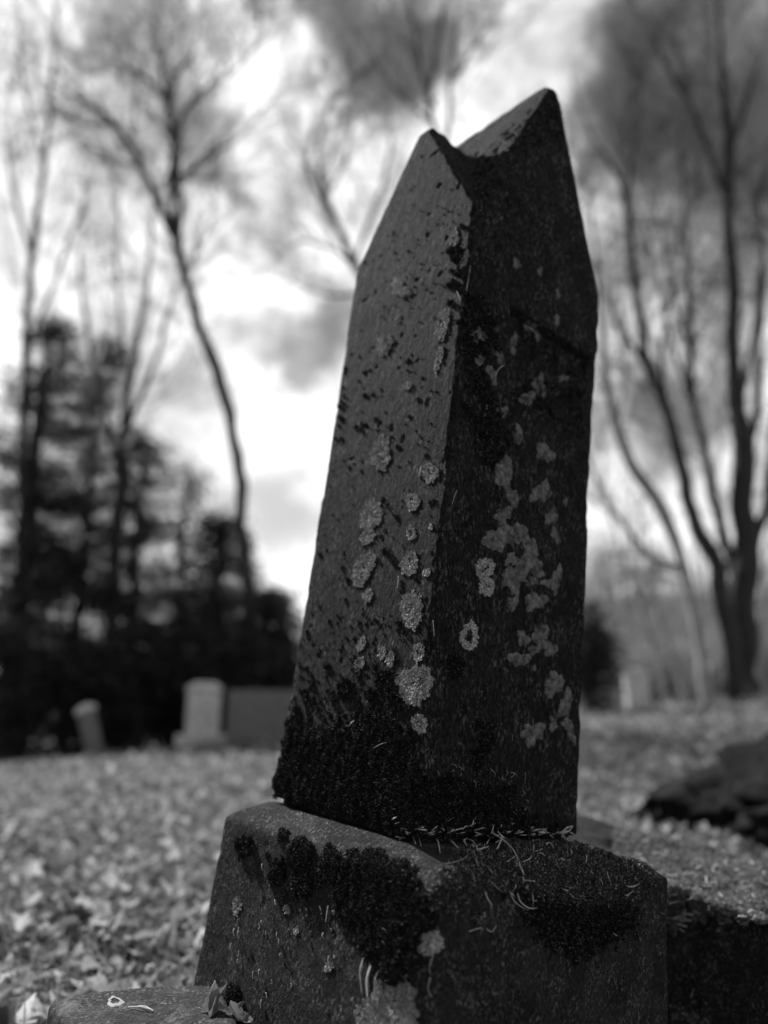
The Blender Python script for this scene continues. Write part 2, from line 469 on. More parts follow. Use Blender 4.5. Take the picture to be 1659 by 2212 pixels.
BX1, BY1, BY0, BX2 = .199, .1987, .2326, .2495   # block base: left, back, front, right extents
def base_mesh():
    bm = bmesh.new()
    zb, zr, zt = -.46, -.024, -.010
    i_ = .03
    lo = [(-BX1 - .012, -BY0 - .008, zb), (BX2 + .004, -BY0 - .008, zb), (BX2 + .004, BY1 + .01, zb), (-BX1 - .012, BY1 + .01, zb)]
    r0 = [(-BX1, -BY0, zr - .014), (BX2, -BY0, zr - .014), (BX2, BY1, zr - .014), (-BX1, BY1, zr - .014)]
    r1 = [(-BX1 + .016, -BY0 + .018, zr), (BX2 - .02, -BY0 + .018, zr), (BX2 - .02, BY1 - .018, zr), (-BX1 + .016, BY1 - .018, zr)]
    a, b = AX + .004, AY + .004
    r2 = [(-a, -b, zt), (a, -b, zt), (a, b, zt), (-a, b, zt)]
    vs = lo + r0 + r1 + r2
    fs = [(3, 2, 1, 0), (12, 13, 14, 15)]
    for k in range(3):
        for j in range(4):
            p = 4 * k + j; q = 4 * k + (j + 1) % 4
            fs.append((p, q, q + 4, p + 4))
    poly(bm, vs, fs)
    me = remeshed('base_block', bm, .0034, 10)
    P = co_get(me); Nn = no_get(me)
    D = .0022 * vnoise(P, 5, 31, 2) + .0002 * vnoise(P, 50, 32, 3) - .003 * np.clip(vnoise(P, 60, 35, 2) - .75, 0, 1)
    co_set(me, P + Nn * D[:, None]); return me
base = link('base_block', base_mesh(), STONE_BASE, grave, local=True)
bm = bmesh.new()
i_ = .014
poly(bm, [(x * (AX - i_), y * (AY - i_), z) for z in (-.02, .004) for x, y in ((-1, -1), (1, -1), (1, 1), (-1, 1))],
     [(3, 2, 1, 0), (4, 5, 6, 7), (0, 1, 5, 4), (1, 2, 6, 5), (2, 3, 7, 6), (3, 0, 4, 7)])
me = remeshed('mortar_bed', bm, .004, 3); link('mortar_bed', me, STONE_BASE, grave, local=True)

def bvh(me): return BVHTree.FromPolygons([v.co for v in me.vertices], [p.vertices[:] for p in me.polygons])
T_SHAFT = bvh(shaft.data); T_BASE = bvh(base.data)
def hit(px, py, trees):                          # in the gravestone's own coordinates
    d = (MRi @ ray(px, py)).normalized(); best = None
    for t in trees:
        h = t.ray_cast(o_l, d)
        if h[0] is not None and (best is None or h[3] < best[2]): best = (h[0], h[1], h[3])
    return best

# ------------------------------------------------------------------ moss, lichen and straw as geometry
def dome_leaflets(mb_dome, mb_leaf, c, n, r, h, dens, ll=.0028, flat=1.):
    n = np.array(n); n /= np.linalg.norm(n)
    a = np.cross(n, [.3, .2, .9]); a /= np.linalg.norm(a); b = np.cross(n, a)
    c = np.array(c)
    # dome
    ks = 9; rings = [(1.0, -.35), (.92, .35), (.6, .8)]
    V = []
    for rr, hh in rings:
        for j in range(ks):
            t = 2 * math.pi * j / ks; w = 1 + .16 * math.sin(3 * t + c[0] * 900)
            V.append(c + .86 * r * rr * w * (a * math.cos(t) + b * math.sin(t)) + n * h * hh * .86)
    V.append(c + n * h * .86)
    F = []
    for q in range(2):
        for j in range(ks):
            j2 = (j + 1) % ks; F.append((q * ks + j, q * ks + j2, (q + 1) * ks + j2, (q + 1) * ks + j))
    top = len(V) - 1
    for j in range(0, ks): F.append((2 * ks + j, 2 * ks + (j + 1) % ks, top, top))
    for f in F:
        pass
    mb_dome.v.append(np.array(V)); mb_dome.f.append(np.array(F) + mb_dome.n); mb_dome.n += len(V)
    m = max(5, int(dens * (r * 1000) ** 2 + 3))
    th = rng.uniform(0, 2 * math.pi, m); rad = np.sqrt(rng.uniform(0, 1, m)); up = np.sqrt(1 - rad ** 2 * .96)
    wv = 1 + .16 * np.sin(3 * th + c[0] * 900)
    Q = c + (r * rad * wv)[:, None] * (np.cos(th)[:, None] * a + np.sin(th)[:, None] * b) + (h * up)[:, None] * n
    dirs = (rad / max(r, 1e-4) * h * 1.2)[:, None] * (np.cos(th)[:, None] * a + np.sin(th)[:, None] * b) + up[:, None] * n * .9 * flat + rng.normal(0, .75, (m, 3))
    dirs -= (1 - flat) * (dirs @ n)[:, None] * n
    dirs /= np.linalg.norm(dirs, axis=1)[:, None]
    side = np.cross(dirs, rng.normal(0, 1, (m, 3))); side /= np.linalg.norm(side, axis=1)[:, None] + 1e-9
    ln = rng.uniform(.6, 1.3, m)[:, None] * ll; wd = ln * rng.uniform(.14, .26, m)[:, None]
    mid = Q + dirs * ln * .45
    tipp = Q + dirs * ln + rng.normal(0, .0004, (m, 3))
    V = np.stack([Q - dirs * ln * .4, mid + side * wd, tipp, mid - side * wd], 1).reshape(-1, 3)
    mb_leaf.add(V, np.arange(4 * m).reshape(-1, 4))

def in_poly(x, y, pg):
    c = False; j = len(pg) - 1
    for i in range(len(pg)):
        if (pg[i][1] > y) != (pg[j][1] > y) and x < (pg[j][0] - pg[i][0]) * (y - pg[i][1]) / (pg[j][1] - pg[i][1]) + pg[i][0]: c = not c
        j = i
    return c

def moss(name, parent, trees, polys=(), blobs=(), sz=(7, 13), cover=1., holes=(), dens=3.0, hk=.5, rnd=None, jit=7, m_=None):
    """polys / blobs: where cushions of moss grow, given in picture pixels and cast onto the stone"""
    d_, l_ = MB(), MB()
    def put(px, py, r_px, hk_=hk, flat=1.):
        h = hit(px, py, trees)
        if not h: return
        r = r_px / FPX * h[2]
        dome_leaflets(d_, l_, h[0], h[1], r, max(r * hk_, .0012 * flat), dens, (.0030 + min(r, .012) * .09) * (.4 + .6 * flat), flat)
    for pg in polys:
        xs_ = [p[0] for p in pg]; ys_ = [p[1] for p in pg]
        area = (max(xs_) - min(xs_)) * (max(ys_) - min(ys_))
        n = int(cover * area / (.55 * (sum(sz) / 2) ** 2 * 2.2))
        for _ in range(n):
            x = random.uniform(min(xs_), max(xs_)); y = random.uniform(min(ys_), max(ys_))
            if in_poly(x, y, pg) and not any(((x - hx) / ha) ** 2 + ((y - hy) / hb) ** 2 < 1 for hx, hy, ha, hb in holes):
                put(x + random.gauss(0, jit), y + random.gauss(0, jit), random.uniform(*sz) * random.choice((.5, .8, 1, 1.15)))
    for x, y, a, b in blobs:
        k = max(1, int(a * b / 38))
        if k == 1: put(x, y, (a + b) / 2)
        else:
            for _ in range(int(k * 2.6)):
                t = random.uniform(0, 6.283); q = math.sqrt(random.random()) * .8
                put(x + a * q * math.cos(t), y + b * q * math.sin(t), random.uniform(.2, .42) * min(a, b))
    if rnd:
        pg, n, lo, hi = rnd
        xs_ = [p[0] for p in pg]; ys_ = [p[1] for p in pg]
        while n > 0:
            x = random.uniform(min(xs_), max(xs_)); y = random.uniform(min(ys_), max(ys_))
            if in_poly(x, y, pg):
                put(x, y, lo + (hi - lo) * random.random() ** 2.5, .25, .35); n -= 1
    l_.v += d_.v; l_.f += [f + l_.n for f in d_.f]; l_.n += d_.n
    V = np.concatenate(l_.v); F = np.concatenate(l_.f)
    quads = F[F[:, 2] != F[:, 3]]; tris = F[F[:, 2] == F[:, 3]]
    F = np.concatenate([quads, np.stack([tris[:, 0], tris[:, 1], tris[:, 2], tris[:, 2]], -1)]) if False else quads
    o = link(name, mesh_np(name, V, F), m_ or MOSS, parent, smooth=False, local=True)
    return o

BOTH = (T_SHAFT, T_BASE)
SH = (T_SHAFT,); BA = (T_BASE,)
moss('moss_skirt', shaft, SH, polys=[[(600, 1590), (615, 1560), (640, 1590), (690, 1580), (720, 1585), (750, 1560), (775, 1555), (790, 1535), (815, 1555), (850, 1570), (872, 1600), (885, 1640), (905, 1680), (935, 1700), (1000, 1690), (1050, 1715), (1100, 1745), (1150, 1780), (1235, 1798), (1180, 1800), (1000, 1800), (890, 1800), (850, 1782), (700, 1738), (650, 1722), (588, 1712), (584, 1680)]],
     blobs=[(745, 1487, 19, 24), (985, 1440, 20, 26), (1050, 1600, 17, 34), (1030, 1565, 14, 18), (1062, 1565, 12, 14), (1030, 1640, 18, 28), (1100, 1715, 22, 22), (970, 1690, 20, 22),
            (985, 1620, 10, 9), (1005, 1530, 9, 12), (880, 1530, 8, 16), (640, 1545, 14, 22), (620, 1525, 9, 16), (660, 1510, 12, 9), (690, 1530, 10, 9), (720, 1510, 9, 16), (800, 1500, 14, 18), (830, 1470, 20, 26), (850, 1500, 18, 22), (650, 1490, 12, 9), (705, 1440, 9, 9), (765, 1420, 10, 10), (600, 1560, 9, 12), (590, 1600, 9, 12)],
     sz=(4, 10), cover=2.6, jit=13, holes=[(805, 1690, 14, 30), (790, 1740, 16, 28), (830, 1765, 25, 18), (870, 1775, 10, 18), (700, 1560, 12, 10), (640, 1565, 10, 8)])
moss('moss_ridge', shaft, SH, polys=[[(1015, 630), (1070, 690), (1075, 740), (1045, 800), (1058, 850), (1095, 930), (1080, 990), (1050, 1010), (1035, 950), (1022, 860), (1000, 760), (1000, 690)]],
     blobs=[(1000, 490, 9, 10), (985, 548, 20, 17), (975, 615, 13, 12), (970, 655, 7, 7), (1008, 600, 9, 8), (985, 585, 12, 14), (1050, 420, 10, 10)],
     sz=(3.5, 8), cover=.75, hk=.4, dens=2.6,
     rnd=([(1030, 430), (1075, 385), (1130, 400), (1110, 520), (1060, 560), (1035, 620)], 45, 2.5, 8))
moss('moss_specks', shaft, SH, rnd=([(1022, 425), (1012, 345), (1100, 275), (1185, 205), (1215, 215), (1218, 290), (1130, 340), (1050, 420)], 420, 1.4, 6))['kind'] = 'stuff'  # moss at the tip, with extra specks added to darken the overbright roof slope
moss('moss_specks', shaft, SH, rnd=([(745, 760), (985, 660), (950, 1000), (920, 1420), (700, 1540), (625, 1530), (660, 1300), (720, 950)], 190, 1.4, 6.5), dens=2.4,
     blobs=[(860, 1345, 7, 7), (832, 1190, 9, 7), (810, 1440, 8, 8)])['kind'] = 'stuff'
moss('moss_specks', shaft, SH, rnd=([(610, 1500), (760, 1440), (870, 1440), (880, 1600), (600, 1610)], 85, 3, 10), dens=3)['kind'] = 'stuff'
moss('moss_specks', shaft, SH, rnd=([(640, 1330), (920, 1330), (900, 1550), (620, 1540)], 150, 1.6, 6.5), dens=2.4)['kind'] = 'stuff'
moss('moss_specks', shaft, SH, rnd=([(960, 1400), (1090, 1400), (1090, 1700), (920, 1700)], 75, 1.2, 5), dens=2.4)['kind'] = 'stuff'
moss('moss_specks', shaft, SH, rnd=([(905, 330), (1005, 440), (985, 660), (760, 720), (775, 580)], 70, .8, 3.2), dens=2.4)['kind'] = 'stuff'
moss('moss_specks', shaft, SH, rnd=([(742, 700), (752, 700), (735, 950), (718, 960)], 26, 2, 6.5), dens=2.4)['kind'] = 'stuff'
moss('moss_patch', base, BA, blobs=[(530, 1828, 22, 23), (612, 1803, 15, 14), (575, 1845, 9, 10), (650, 1846, 30, 34), (600, 1882, 22, 32), (655, 1905, 24, 34), (715, 1868, 24, 46), (765, 1852, 17, 20), (805, 1858, 30, 26), (615, 1930, 8, 12), (690, 1900, 10, 26), (860, 1875, 22, 18)],
     polys=[[(733, 1865), (870, 1865), (902, 1907), (904, 1927), (929, 1964), (929, 2001), (902, 2014), (893, 2078), (845, 2130), (836, 2095), (812, 2068), (793, 2054), (783, 2004), (765, 1994), (731, 1977), (733, 1927)]],
     sz=(4, 10), cover=2.5, dens=3.6)
MOSS_LIT_TONE = rand_mat('lit_tone_moss', .02, .75, .9, .25, .1, knee=.16)  # lighter copy of the moss, the lit ledge put into its colour
moss('moss_patch', base, BA, polys=[[(1010, 1848), (945, 1906), (942, 1950), (975, 1955), (1030, 1911), (1110, 1905), (1160, 1930), (1240, 1945), (1345, 1945), (1375, 1936), (1410, 1901), (1410, 1876), (1355, 1836), (1255, 1808), (1110, 1795), (1075, 1812), (1085, 1838)]],
     blobs=[(1032, 1981, 20, 12)], sz=(4, 10), cover=2.3, hk=.45, dens=3.4, m_=MOSS_LIT_TONE, jit=9)
moss('moss_patch', base, BA, polys=[[(1115, 1920), (1370, 1940), (1350, 2000), (1310, 2030), (1245, 2060), (1200, 2048), (1150, 1996)]], sz=(2.5, 7), cover=.9, hk=.5, jit=16, dens=3.4)
moss('moss_specks', base, BA, rnd=([(1100, 1930), (1385, 1930), (1360, 2070), (1200, 2100), (1110, 2000)], 150, 1.2, 4.5))['kind'] = 'stuff'
moss('moss_patch', base, BA, blobs=[(505, 2150, 20, 26)], rnd=([(480, 1800), (900, 1900), (900, 2100), (450, 2100)], 60, 1, 3.5))

def polar_patch(mb, px, py, a, b, trees, lobes=9, thick=.0011, rot=0., rough=.2):
    nr, na = 5, 34; seed = random.random() * 50
    V = []; ok = True
    for i in range(nr + 1):
        q = i / nr
        for j in range(na):
            t = 2 * math.pi * j / na
            w = 1 + rough * (.35 * math.sin(lobes * t + seed) + .9 * math.sin(2 * t + seed * 2) + .7 * math.sin(3 * t + seed * 5) + .5 * math.sin(5 * t + seed * 7) + .35 * math.sin(int(lobes * 1.9) * t + seed * 3) + .2 * math.sin(23 * t))
            x = a * q * w * math.cos(t); y = b * q * w * math.sin(t)
            h = hit(px + x * math.cos(rot) - y * math.sin(rot), py + x * math.sin(rot) + y * math.cos(rot), trees)
            if not h: return
            V.append(h[0] + h[1] * (thick * (1. if i < nr else -.4) + random.uniform(0, .0003)))
    F = [(i * na + j, i * na + (j + 1) % na, (i + 1) * na + (j + 1) % na, (i + 1) * na + j) for i in range(nr) for j in range(na)]
    mb.add([tuple(v) for v in V], F)

for x, y, a, b in [(1177, 978, 18, 22), (1089, 1022, 20, 36), (1108, 1076, 11, 25), (1170, 1063, 19, 26), (1221, 1085, 4, 9), (1192, 1116, 11, 21), (1200, 1156, 9, 18), (1087, 1114, 16, 20), (1076, 1163, 33, 27), (1123, 1152, 21, 19), (1145, 1192, 19, 30), (1158, 1226, 20, 18), (1202, 1252, 10, 33), (1105, 1208, 11, 18), (1114, 1246, 25, 38), (1150, 1257, 14, 8), (1156, 1299, 20, 24), (1107, 1304, 12, 17), (1183, 1260, 12, 11),
                   (1130, 1380, 12, 19), (1168, 1373, 17, 23), (1187, 1402, 14, 20), (1154, 1404, 12, 12), (1121, 1424, 23, 17), (1153, 1442, 4, 9), (1197, 1478, 20, 28), (1222, 1520, 14, 30), (1230, 1575, 12, 25), (1150, 1585, 22, 28), (1195, 1565, 10, 14),
                   (1116, 570, 9, 11), (1166, 586, 6, 9), (1205, 636, 5, 9), (1202, 691, 7, 11), (1143, 706, 12, 14), (1160, 725, 8, 12), (1110, 734, 8, 14), (1108, 757, 7, 9), (1080, 772, 9, 14), (1063, 809, 10, 21), (1080, 890, 12, 19), (1140, 860, 19, 15), (1162, 828, 12, 19), (1175, 845, 7, 14), (1121, 938, 9, 20), (1216, 817, 9, 9), (1035, 725, 16, 22), (1033, 779, 11, 17), (865, 625, 20, 22), (830, 745, 12, 15)]:
    mb = MB(); polar_patch(mb, x, y, a, b, SH, lobes=random.randint(6, 10), rot=random.uniform(-.3, .3), rough=random.uniform(.16, .34))
    if mb.n: link('lichen_patch', mb.mesh('lichen_patch'), CRUST, shaft, local=True)

def rosette(parent, px, py, a, b, trees, rot=0., hollow=0., dens=1.):
    mb = MB()
    n = int(dens * a * b * 3.6)
    pts = []
    for _ in range(n):
        t = random.uniform(0, 6.283); q = (random.uniform(hollow ** 2, 1)) ** .5
        if q < .5 and random.random() < .45: continue
        w = 1 + .10 * math.sin(9 * t + px) + .07 * math.sin(17 * t) + .12 * math.sin(2 * t + px * 3) + .1 * math.sin(3 * t + py)
        x = a * q * w * math.cos(t); y = b * q * w * math.sin(t)
        X_ = px + x * math.cos(rot) - y * math.sin(rot); Y_ = py + x * math.sin(rot) + y * math.cos(rot)
        h = hit(X_, Y_, trees)
        if not h: continue
        h2 = hit(px + (X_ - px) * 1.08 + .3, py + (Y_ - py) * 1.08 + .3, trees)
        rd = np.array((h2[0] - h[0]) if h2 else (0, 0, 1)); rd /= np.linalg.norm(rd) + 1e-9
        pts.append((np.array(h[0]), np.array(h[1]), rd))
    if not pts: return
    c = np.array([p[0] for p in pts]); nn = np.array([p[1] for p in pts]); rd = np.array([p[2] for p in pts]); m = len(pts)
    d = rd + rng.normal(0, .55, (m, 3)); d -= (d * nn).sum(1)[:, None] * nn; d /= np.linalg.norm(d, axis=1)[:, None]
    s = np.cross(nn, d); ln = rng.uniform(.0012, .0028, m)[:, None]; wd = ln * rng.uniform(.3, .5, m)[:, None]
    lift = rng.uniform(.0, .32, m)[:, None] * ln; roll = rng.normal(0, .3, m)[:, None] * wd
    b0 = c + nn * .0004
    V = np.stack([b0 - s * wd * .6, b0 + s * wd * .6, b0 + d * ln * .6 + s * wd + nn * (lift * .55 + roll), b0 + d * ln * .6 - s * wd + nn * (lift * .55 - roll),
                  b0 + d * ln + s * wd * .7 + nn * (lift + roll), b0 + d * ln - s * wd * .7 + nn * (lift - roll)], 1).reshape(-1, 3)
    k = np.arange(m)[:, None] * 6
    F = np.concatenate([k + [0, 1, 2, 3], k + [3, 2, 4, 5]])
    mb.add(V, F)
    link('lichen_rosette', mb.mesh('lichen_rosette'), LICHEN, parent, smooth=False, local=True)
for q in [(823, 980, 20, 33, .25), (930, 1021, 15, 20, .3), (892, 1084, 15, 16, .3), (803, 1113, 20, 32, .25), (795, 1157, 14, 18, .2), (888, 1151, 9, 13, 0, .5), (785, 1230, 20, 34, .5), (885, 1218, 18, 23, 0), (795, 1286, 10, 13, 0), (890, 1317, 23, 36, .15), (922, 1236, 7, 8, 0), (930, 1139, 4, 6, 0),
          (895, 1480, 33, 44, 0), (905, 1410, 10, 19, .2), (905, 1563, 14, 18, 0), (782, 1390, 7, 15, .3), (825, 1410, 8, 12, 0), (955, 702, 14, 32, .3), (948, 775, 7, 26, .2), (880, 833, 8, 10, .3), (860, 690, 6, 7, 0), (831, 745, 15, 20, .4, .5), (778, 1432, 9, 11, 0), (843, 1425, 8, 15, 0), (980, 510, 8, 16, .4), (1004, 560, 5, 20, .3), (985, 520, 5, 10, .3),
          (1046, 1228, 18, 22, 0, .2), (1052, 1268, 14, 19, 0, .2), (1013, 1375, 20, 25, 0, .45), (805, 1645, 8, 6, 0), (845, 1620, 8, 8, 0)]:
    rosette(shaft, *q[:4], SH, q[4], q[5] if len(q) > 5 else 0., .55)
for q in [(850, 2185, 58, 66, 0), (805, 2172, 13, 14, 0), (781, 2195, 13, 18, 0), (929, 2036, 26, 22, 0), (711, 2088, 8, 10, .3), (512, 1956, 9, 17, 0), (900, 1945, 5, 22, 0), (822, 2072, 9, 8, 0), (620, 1965, 6, 8, 0), (640, 2010, 5, 7, 0)]:
    rosette(base, *q[:4], BA, q[4], 0., .5)

def straws(name, parent, items, trees, mat_=STRAW):
    mb = MB()
    for pts, r in items:
        P = []
        for k, (x, y) in enumerate(pts):
            h = hit(x, y, trees)
            if h: P.append(np.array(h[0] + h[1] * (.0016 + .004 * math.sin(math.pi * k / max(1, len(pts) - 1)) * random.random())))
        if len(P) < 2: continue
        if len(P) == 2: P = [P[0], (P[0] + P[1]) / 2 + rng.normal(0, .001, 3), P[1]]
        Q, rr = spline(P, [r] * len(P), 4); rr = rr * np.linspace(1, .55, len(rr))
        mb.tube(Q, rr, 5)
    o = link(name, mb.mesh(name), mat_, parent, local=True); o['kind'] = 'stuff'; return o
def z8(*p): return [(686 + x * .248, 1865 + y * .248) for x, y in p]
it = [(z8((410, 820), (385, 940), (395, 1130)), .0007), (z8((480, 870), (462, 1010), (445, 1160)), .0012), (z8((540, 930), (515, 1020), (505, 1140)), .0007), (z8((515, 150), (470, 230), (440, 360)), .0007), (z8((560, 550), (600, 570), (645, 610)), .0007), (z8((550, 65), (570, 90), (585, 130)), .0006), (z8((580, 690), (600, 680), (620, 750)), .0005),
      (z8((975, 990), (960, 1090), (985, 1160)), .0005), (z8((985, 830), (978, 960)), .0004), (z8((1000, 750), (990, 840)), .0006), (z8((830, 670), (840, 750)), .0005), (z8((1310, 590), (1400, 555), (1430, 580)), .0005), (z8((1465, 570), (1500, 590), (1550, 540)), .0004), (z8((1260, 10), (1255, 120)), .0007), (z8((25, 370), (40, 440)), .0009), (z8((100, 370), (80, 510)), .0006), (z8((785, 970), (787, 1040)), .0006), (z8((560, 1120), (530, 1280)), .0005)]
for _ in range(55):
    x = random.uniform(500, 900); y = random.uniform(1840, 2180); it.append(([(x, y), (x + random.uniform(-2, 2), y + random.uniform(5, 20))], random.choice((.0003, .0004, .0006))))
for _ in range(12):
    x = random.uniform(960, 1420); y = random.uniform(1840, 2080); a = random.uniform(0, 3.14); l = random.uniform(4, 14)
    it.append(([(x, y), (x + l * math.cos(a) * .6, y + l * math.sin(a) * .6 + 1), (x + l * math.cos(a + .5), y + l * math.sin(a + .5))], random.choice((.0003, .0004, .0005))))
straws('straw_bits', base, it, BA)
it = []
for _ in range(210):                              # dry stems caught where the shaft meets its base
    x = random.uniform(835, 1260) if random.random() < .8 else random.uniform(1000, 1240)
    y = 1792 + (x - 835) * .02 + random.gauss(4, 7) + (12 if x > 980 else 0) * random.random()
    a = random.gauss(.12, .5); l = random.uniform(10, 42)
    it.append(([(x, y), (x + l * .5 * math.cos(a), y + l * .5 * math.sin(a) - random.uniform(-2, 5)), (x + l * math.cos(a), y + l * math.sin(a))], random.choice((.0006, .0008, .0010, .0013))))
for p in ([(1070, 1800), (1100, 1835), (1120, 1870), (1135, 1920)], [(1135, 1830), (1165, 1822), (1180, 1850)], [(1060, 1855), (1075, 1835), (1085, 1800)], [(1190, 1850), (1205, 1870)], [(1110, 1855), (1125, 1885), (1130, 1910)], [(990, 1740), (1000, 1775)], [(1000, 1735), (990, 1790)], [(880, 1740), (870, 1790)], [(895, 1760), (890, 1800)]):
    it.append((p, .0012))
for _ in range(70):
    x = random.uniform(1010, 1400); y = random.uniform(1810, 1930); a = random.gauss(1.2, .6); l = random.uniform(14, 60)
    it.append(([(x + l * q * math.cos(a + c_ * q), y + l * q * math.sin(a + c_ * q)) for c_ in (random.gauss(0, .7),) for q in (0, .35, .7, 1)], random.choice((.0004, .0006, .0009))))
straws('straw_litter', base, it, BOTH)
it = [([(798, 1625), (825, 1610), (850, 1600)], .0009), ([(755, 1570), (775, 1555)], .0008), ([(762, 1572), (763, 1585)], .0006), ([(1006, 635), (1010, 600), (1015, 575)], .0005), ([(988, 630), (996, 650)], .0008), ([(1085, 790), (1072, 800), (1068, 815)], .0006), ([(1050, 875), (1045, 900)], .0005), ([(935, 1340), (936, 1375)], .0006), ([(1060, 670), (1050, 700)], .0005), ([(985, 1060), (975, 1090)], .0005), ([(911, 1010), (906, 1032)], .0006), ([(862, 1245), (860, 1270)], .0006)]
for _ in range(40):
    x = random.uniform(900, 1150); y = random.uniform(1650, 1790); a = random.uniform(.6, 2.4); l = random.uniform(5, 20)
    it.append(([(x, y), (x + l * .5 * math.cos(a) + 1, y + l * .5 * math.sin(a)), (x + l * math.cos(a), y + l * math.sin(a))], .0003))
straws('straw_bits', shaft, it, SH)

# ------------------------------------------------------------------ neighbouring stones
def prism(name, pts, z0, z1, mat_, parent=None, voxel=.012, smooth=6, amp=.006, tilt=None, seed=0):
    bm = bmesh.new(); n = len(pts)
    top = [(x, y, (z1(x, y) if callable(z1) else z1)) for x, y in pts]
    poly(bm, [(x, y, z0) for x, y in pts] + top, [tuple(range(n))[::-1], tuple(range(n, 2 * n))] + [(i, (i + 1) % n, n + (i + 1) % n, n + i) for i in range(n)])
    bmesh.ops.recalc_face_normals(bm, faces=bm.faces)
    me = remeshed(name, bm, voxel, smooth)
    P = co_get(me); Nn = no_get(me)
    co_set(me, P + Nn * (amp * vnoise(P, 6, seed, 3) + amp * .5 * vnoise(P, 28, seed + 3, 2))[:, None])
    return link(name, me, mat_, parent)
def on_plane(px, py, z):
    d = ray(px, py); t = (z - CZ) / d.z; p = CAM + d * t; return (p.x, p.y)

# flat slab, lower left
zs = .165
pts = [on_plane(98, 2164, zs), on_plane(170, 2142, zs), on_plane(359, 2121, zs), on_plane(470, 2124, zs)]
p0 = pts[0]
pe = on_plane(144, 2212, zs); pts = pts + [(pts[3][0] + .16, pts[3][1] - .42), (p0[0] + (pe[0] - p0[0]) * 4, p0[1] + (pe[1] - p0[1]) * 4)]
slab = empty('stone_slab', (p0[0] + .2, p0[1] - .2, 0), 'low flat stone slab lying at the lower left foot of the gravestone base', 'stone slab')
prism('slab', pts[::-1], -.08, zs, SLAB, slab, .006, 5, .004, seed=40)
slab_me = [o for o in slab.children][0]
def world_bvh(o):
    loc = o.location + (o.parent.location if o.parent else Vector())
    return BVHTree.FromPolygons([v.co + loc for v in o.data.vertices], [p.vertices[:] for p in o.data.polygons])
bpy.context.view_layer.update()
T_SLAB = world_bvh(slab_me)
def whit(px, py, tree):
    h = tree.ray_cast(CAM, ray(px, py).normalized())
    return None if h[0] is None else h
mb = MB()
V = []
na = 26
for i, q in enumerate((.55, .75, 1.0)):
    for j in range(na):
        t = 2 * math.pi * j / na; w = 1 + .14 * math.sin(3 * t + 1) + .08 * math.sin(7 * t + 1) + random.uniform(-.06, .06)
        h = whit(248 + 17 * q * w * math.cos(t), 2164 + 11 * q * w * math.sin(t), T_SLAB)
        V.append(tuple(h[0] + h[1] * (.0012 if i < 2 else .0002)) if h else tuple(at(248, 2164, 1.2)))
mb.add(V, [(i * na + j, i * na + (j + 1) % na, (i + 1) * na + (j + 1) % na, (i + 1) * na + j) for i in range(2) for j in range(na)])
link('lichen_ring', mb.mesh('lichen_ring'), LICHEN, slab)
for k, (a, b, nm) in enumerate((((252 + 25, 2178), (252 + 78, 2186), 'longer pale pine needle lying across the flat slab'), ((299, 2176), (330, 2187), 'shorter pale pine needle crossing the end of the longer one on the slab'))):
    ha, hb = whit(*a, T_SLAB), whit(*b, T_SLAB)
    if ha and hb:
        mb = MB(); A_ = np.array(ha[0]) + [0, 0, .0015]; B_ = np.array(hb[0]) + [0, 0, .0018]
        mb.tube([A_, (A_ + B_) / 2 + [0, 0, .002], B_], [.0006, .0009, .0009], 5)
        tag(link('pine_needle', mb.mesh('pine_needle'), STRAW), nm, 'pine needle', 'pine needles lying on the slab')

# curled dry leaves in the corner between slab and base
def leaf_np(n, size, curl, fold, yaw, pitch, roll, pos, nu=7, nv=5, width=1.):
    u = np.linspace(0, 1, nu); v = np.linspace(-1, 1, nv)
    U, W = np.meshgrid(u, v, indexing='ij')
    prof = np.sin(np.pi * np.clip(U * .96 + .02, 0, 1)) ** .8 * .36 * width * (1.25 - .5 * U)
    n_ = len(size)
    x = np.broadcast_to(U - .5, (n_, nu, nv)).copy()
    y = W[None] * prof[None] * rng.uniform(.75, 1.15, (n_, 1, 1)) * (1 + .12 * rng.normal(0, 1, (n_, nu, nv)) * (np.abs(W) > .9))
    z = curl[:, None, None] * (U[None] - .5) ** 2 * 2 + fold[:, None, None] * np.abs(y) * 1.6 + rng.normal(0, .035, (n_, nu, nv))
    P = np.stack([x, y, z], -1).reshape(n_, -1, 3) * size[:, None, None]
    def rot(P, a, i, j):
        c, s = np.cos(a)[:, None], np.sin(a)[:, None]; Q = P.copy()
        Q[..., i] = P[..., i] * c - P[..., j] * s; Q[..., j] = P[..., i] * s + P[..., j] * c; return Q
    P = rot(P, roll, 1, 2); P = rot(P, pitch, 0, 2); P = rot(P, yaw, 0, 1)
    P = P + pos[:, None]
    i = (np.arange(nu - 1)[:, None] * nv + np.arange(nv - 1)[None]).ravel()
    F = np.stack([i, i + 1, i + nv + 1, i + nv], -1)
    F = (np.arange(n_)[:, None, None] * nu * nv + F[None]).reshape(-1, 4)
    return P.reshape(-1, 3), F
A1 = lambda *a: [np.array([x], float) for x in a]
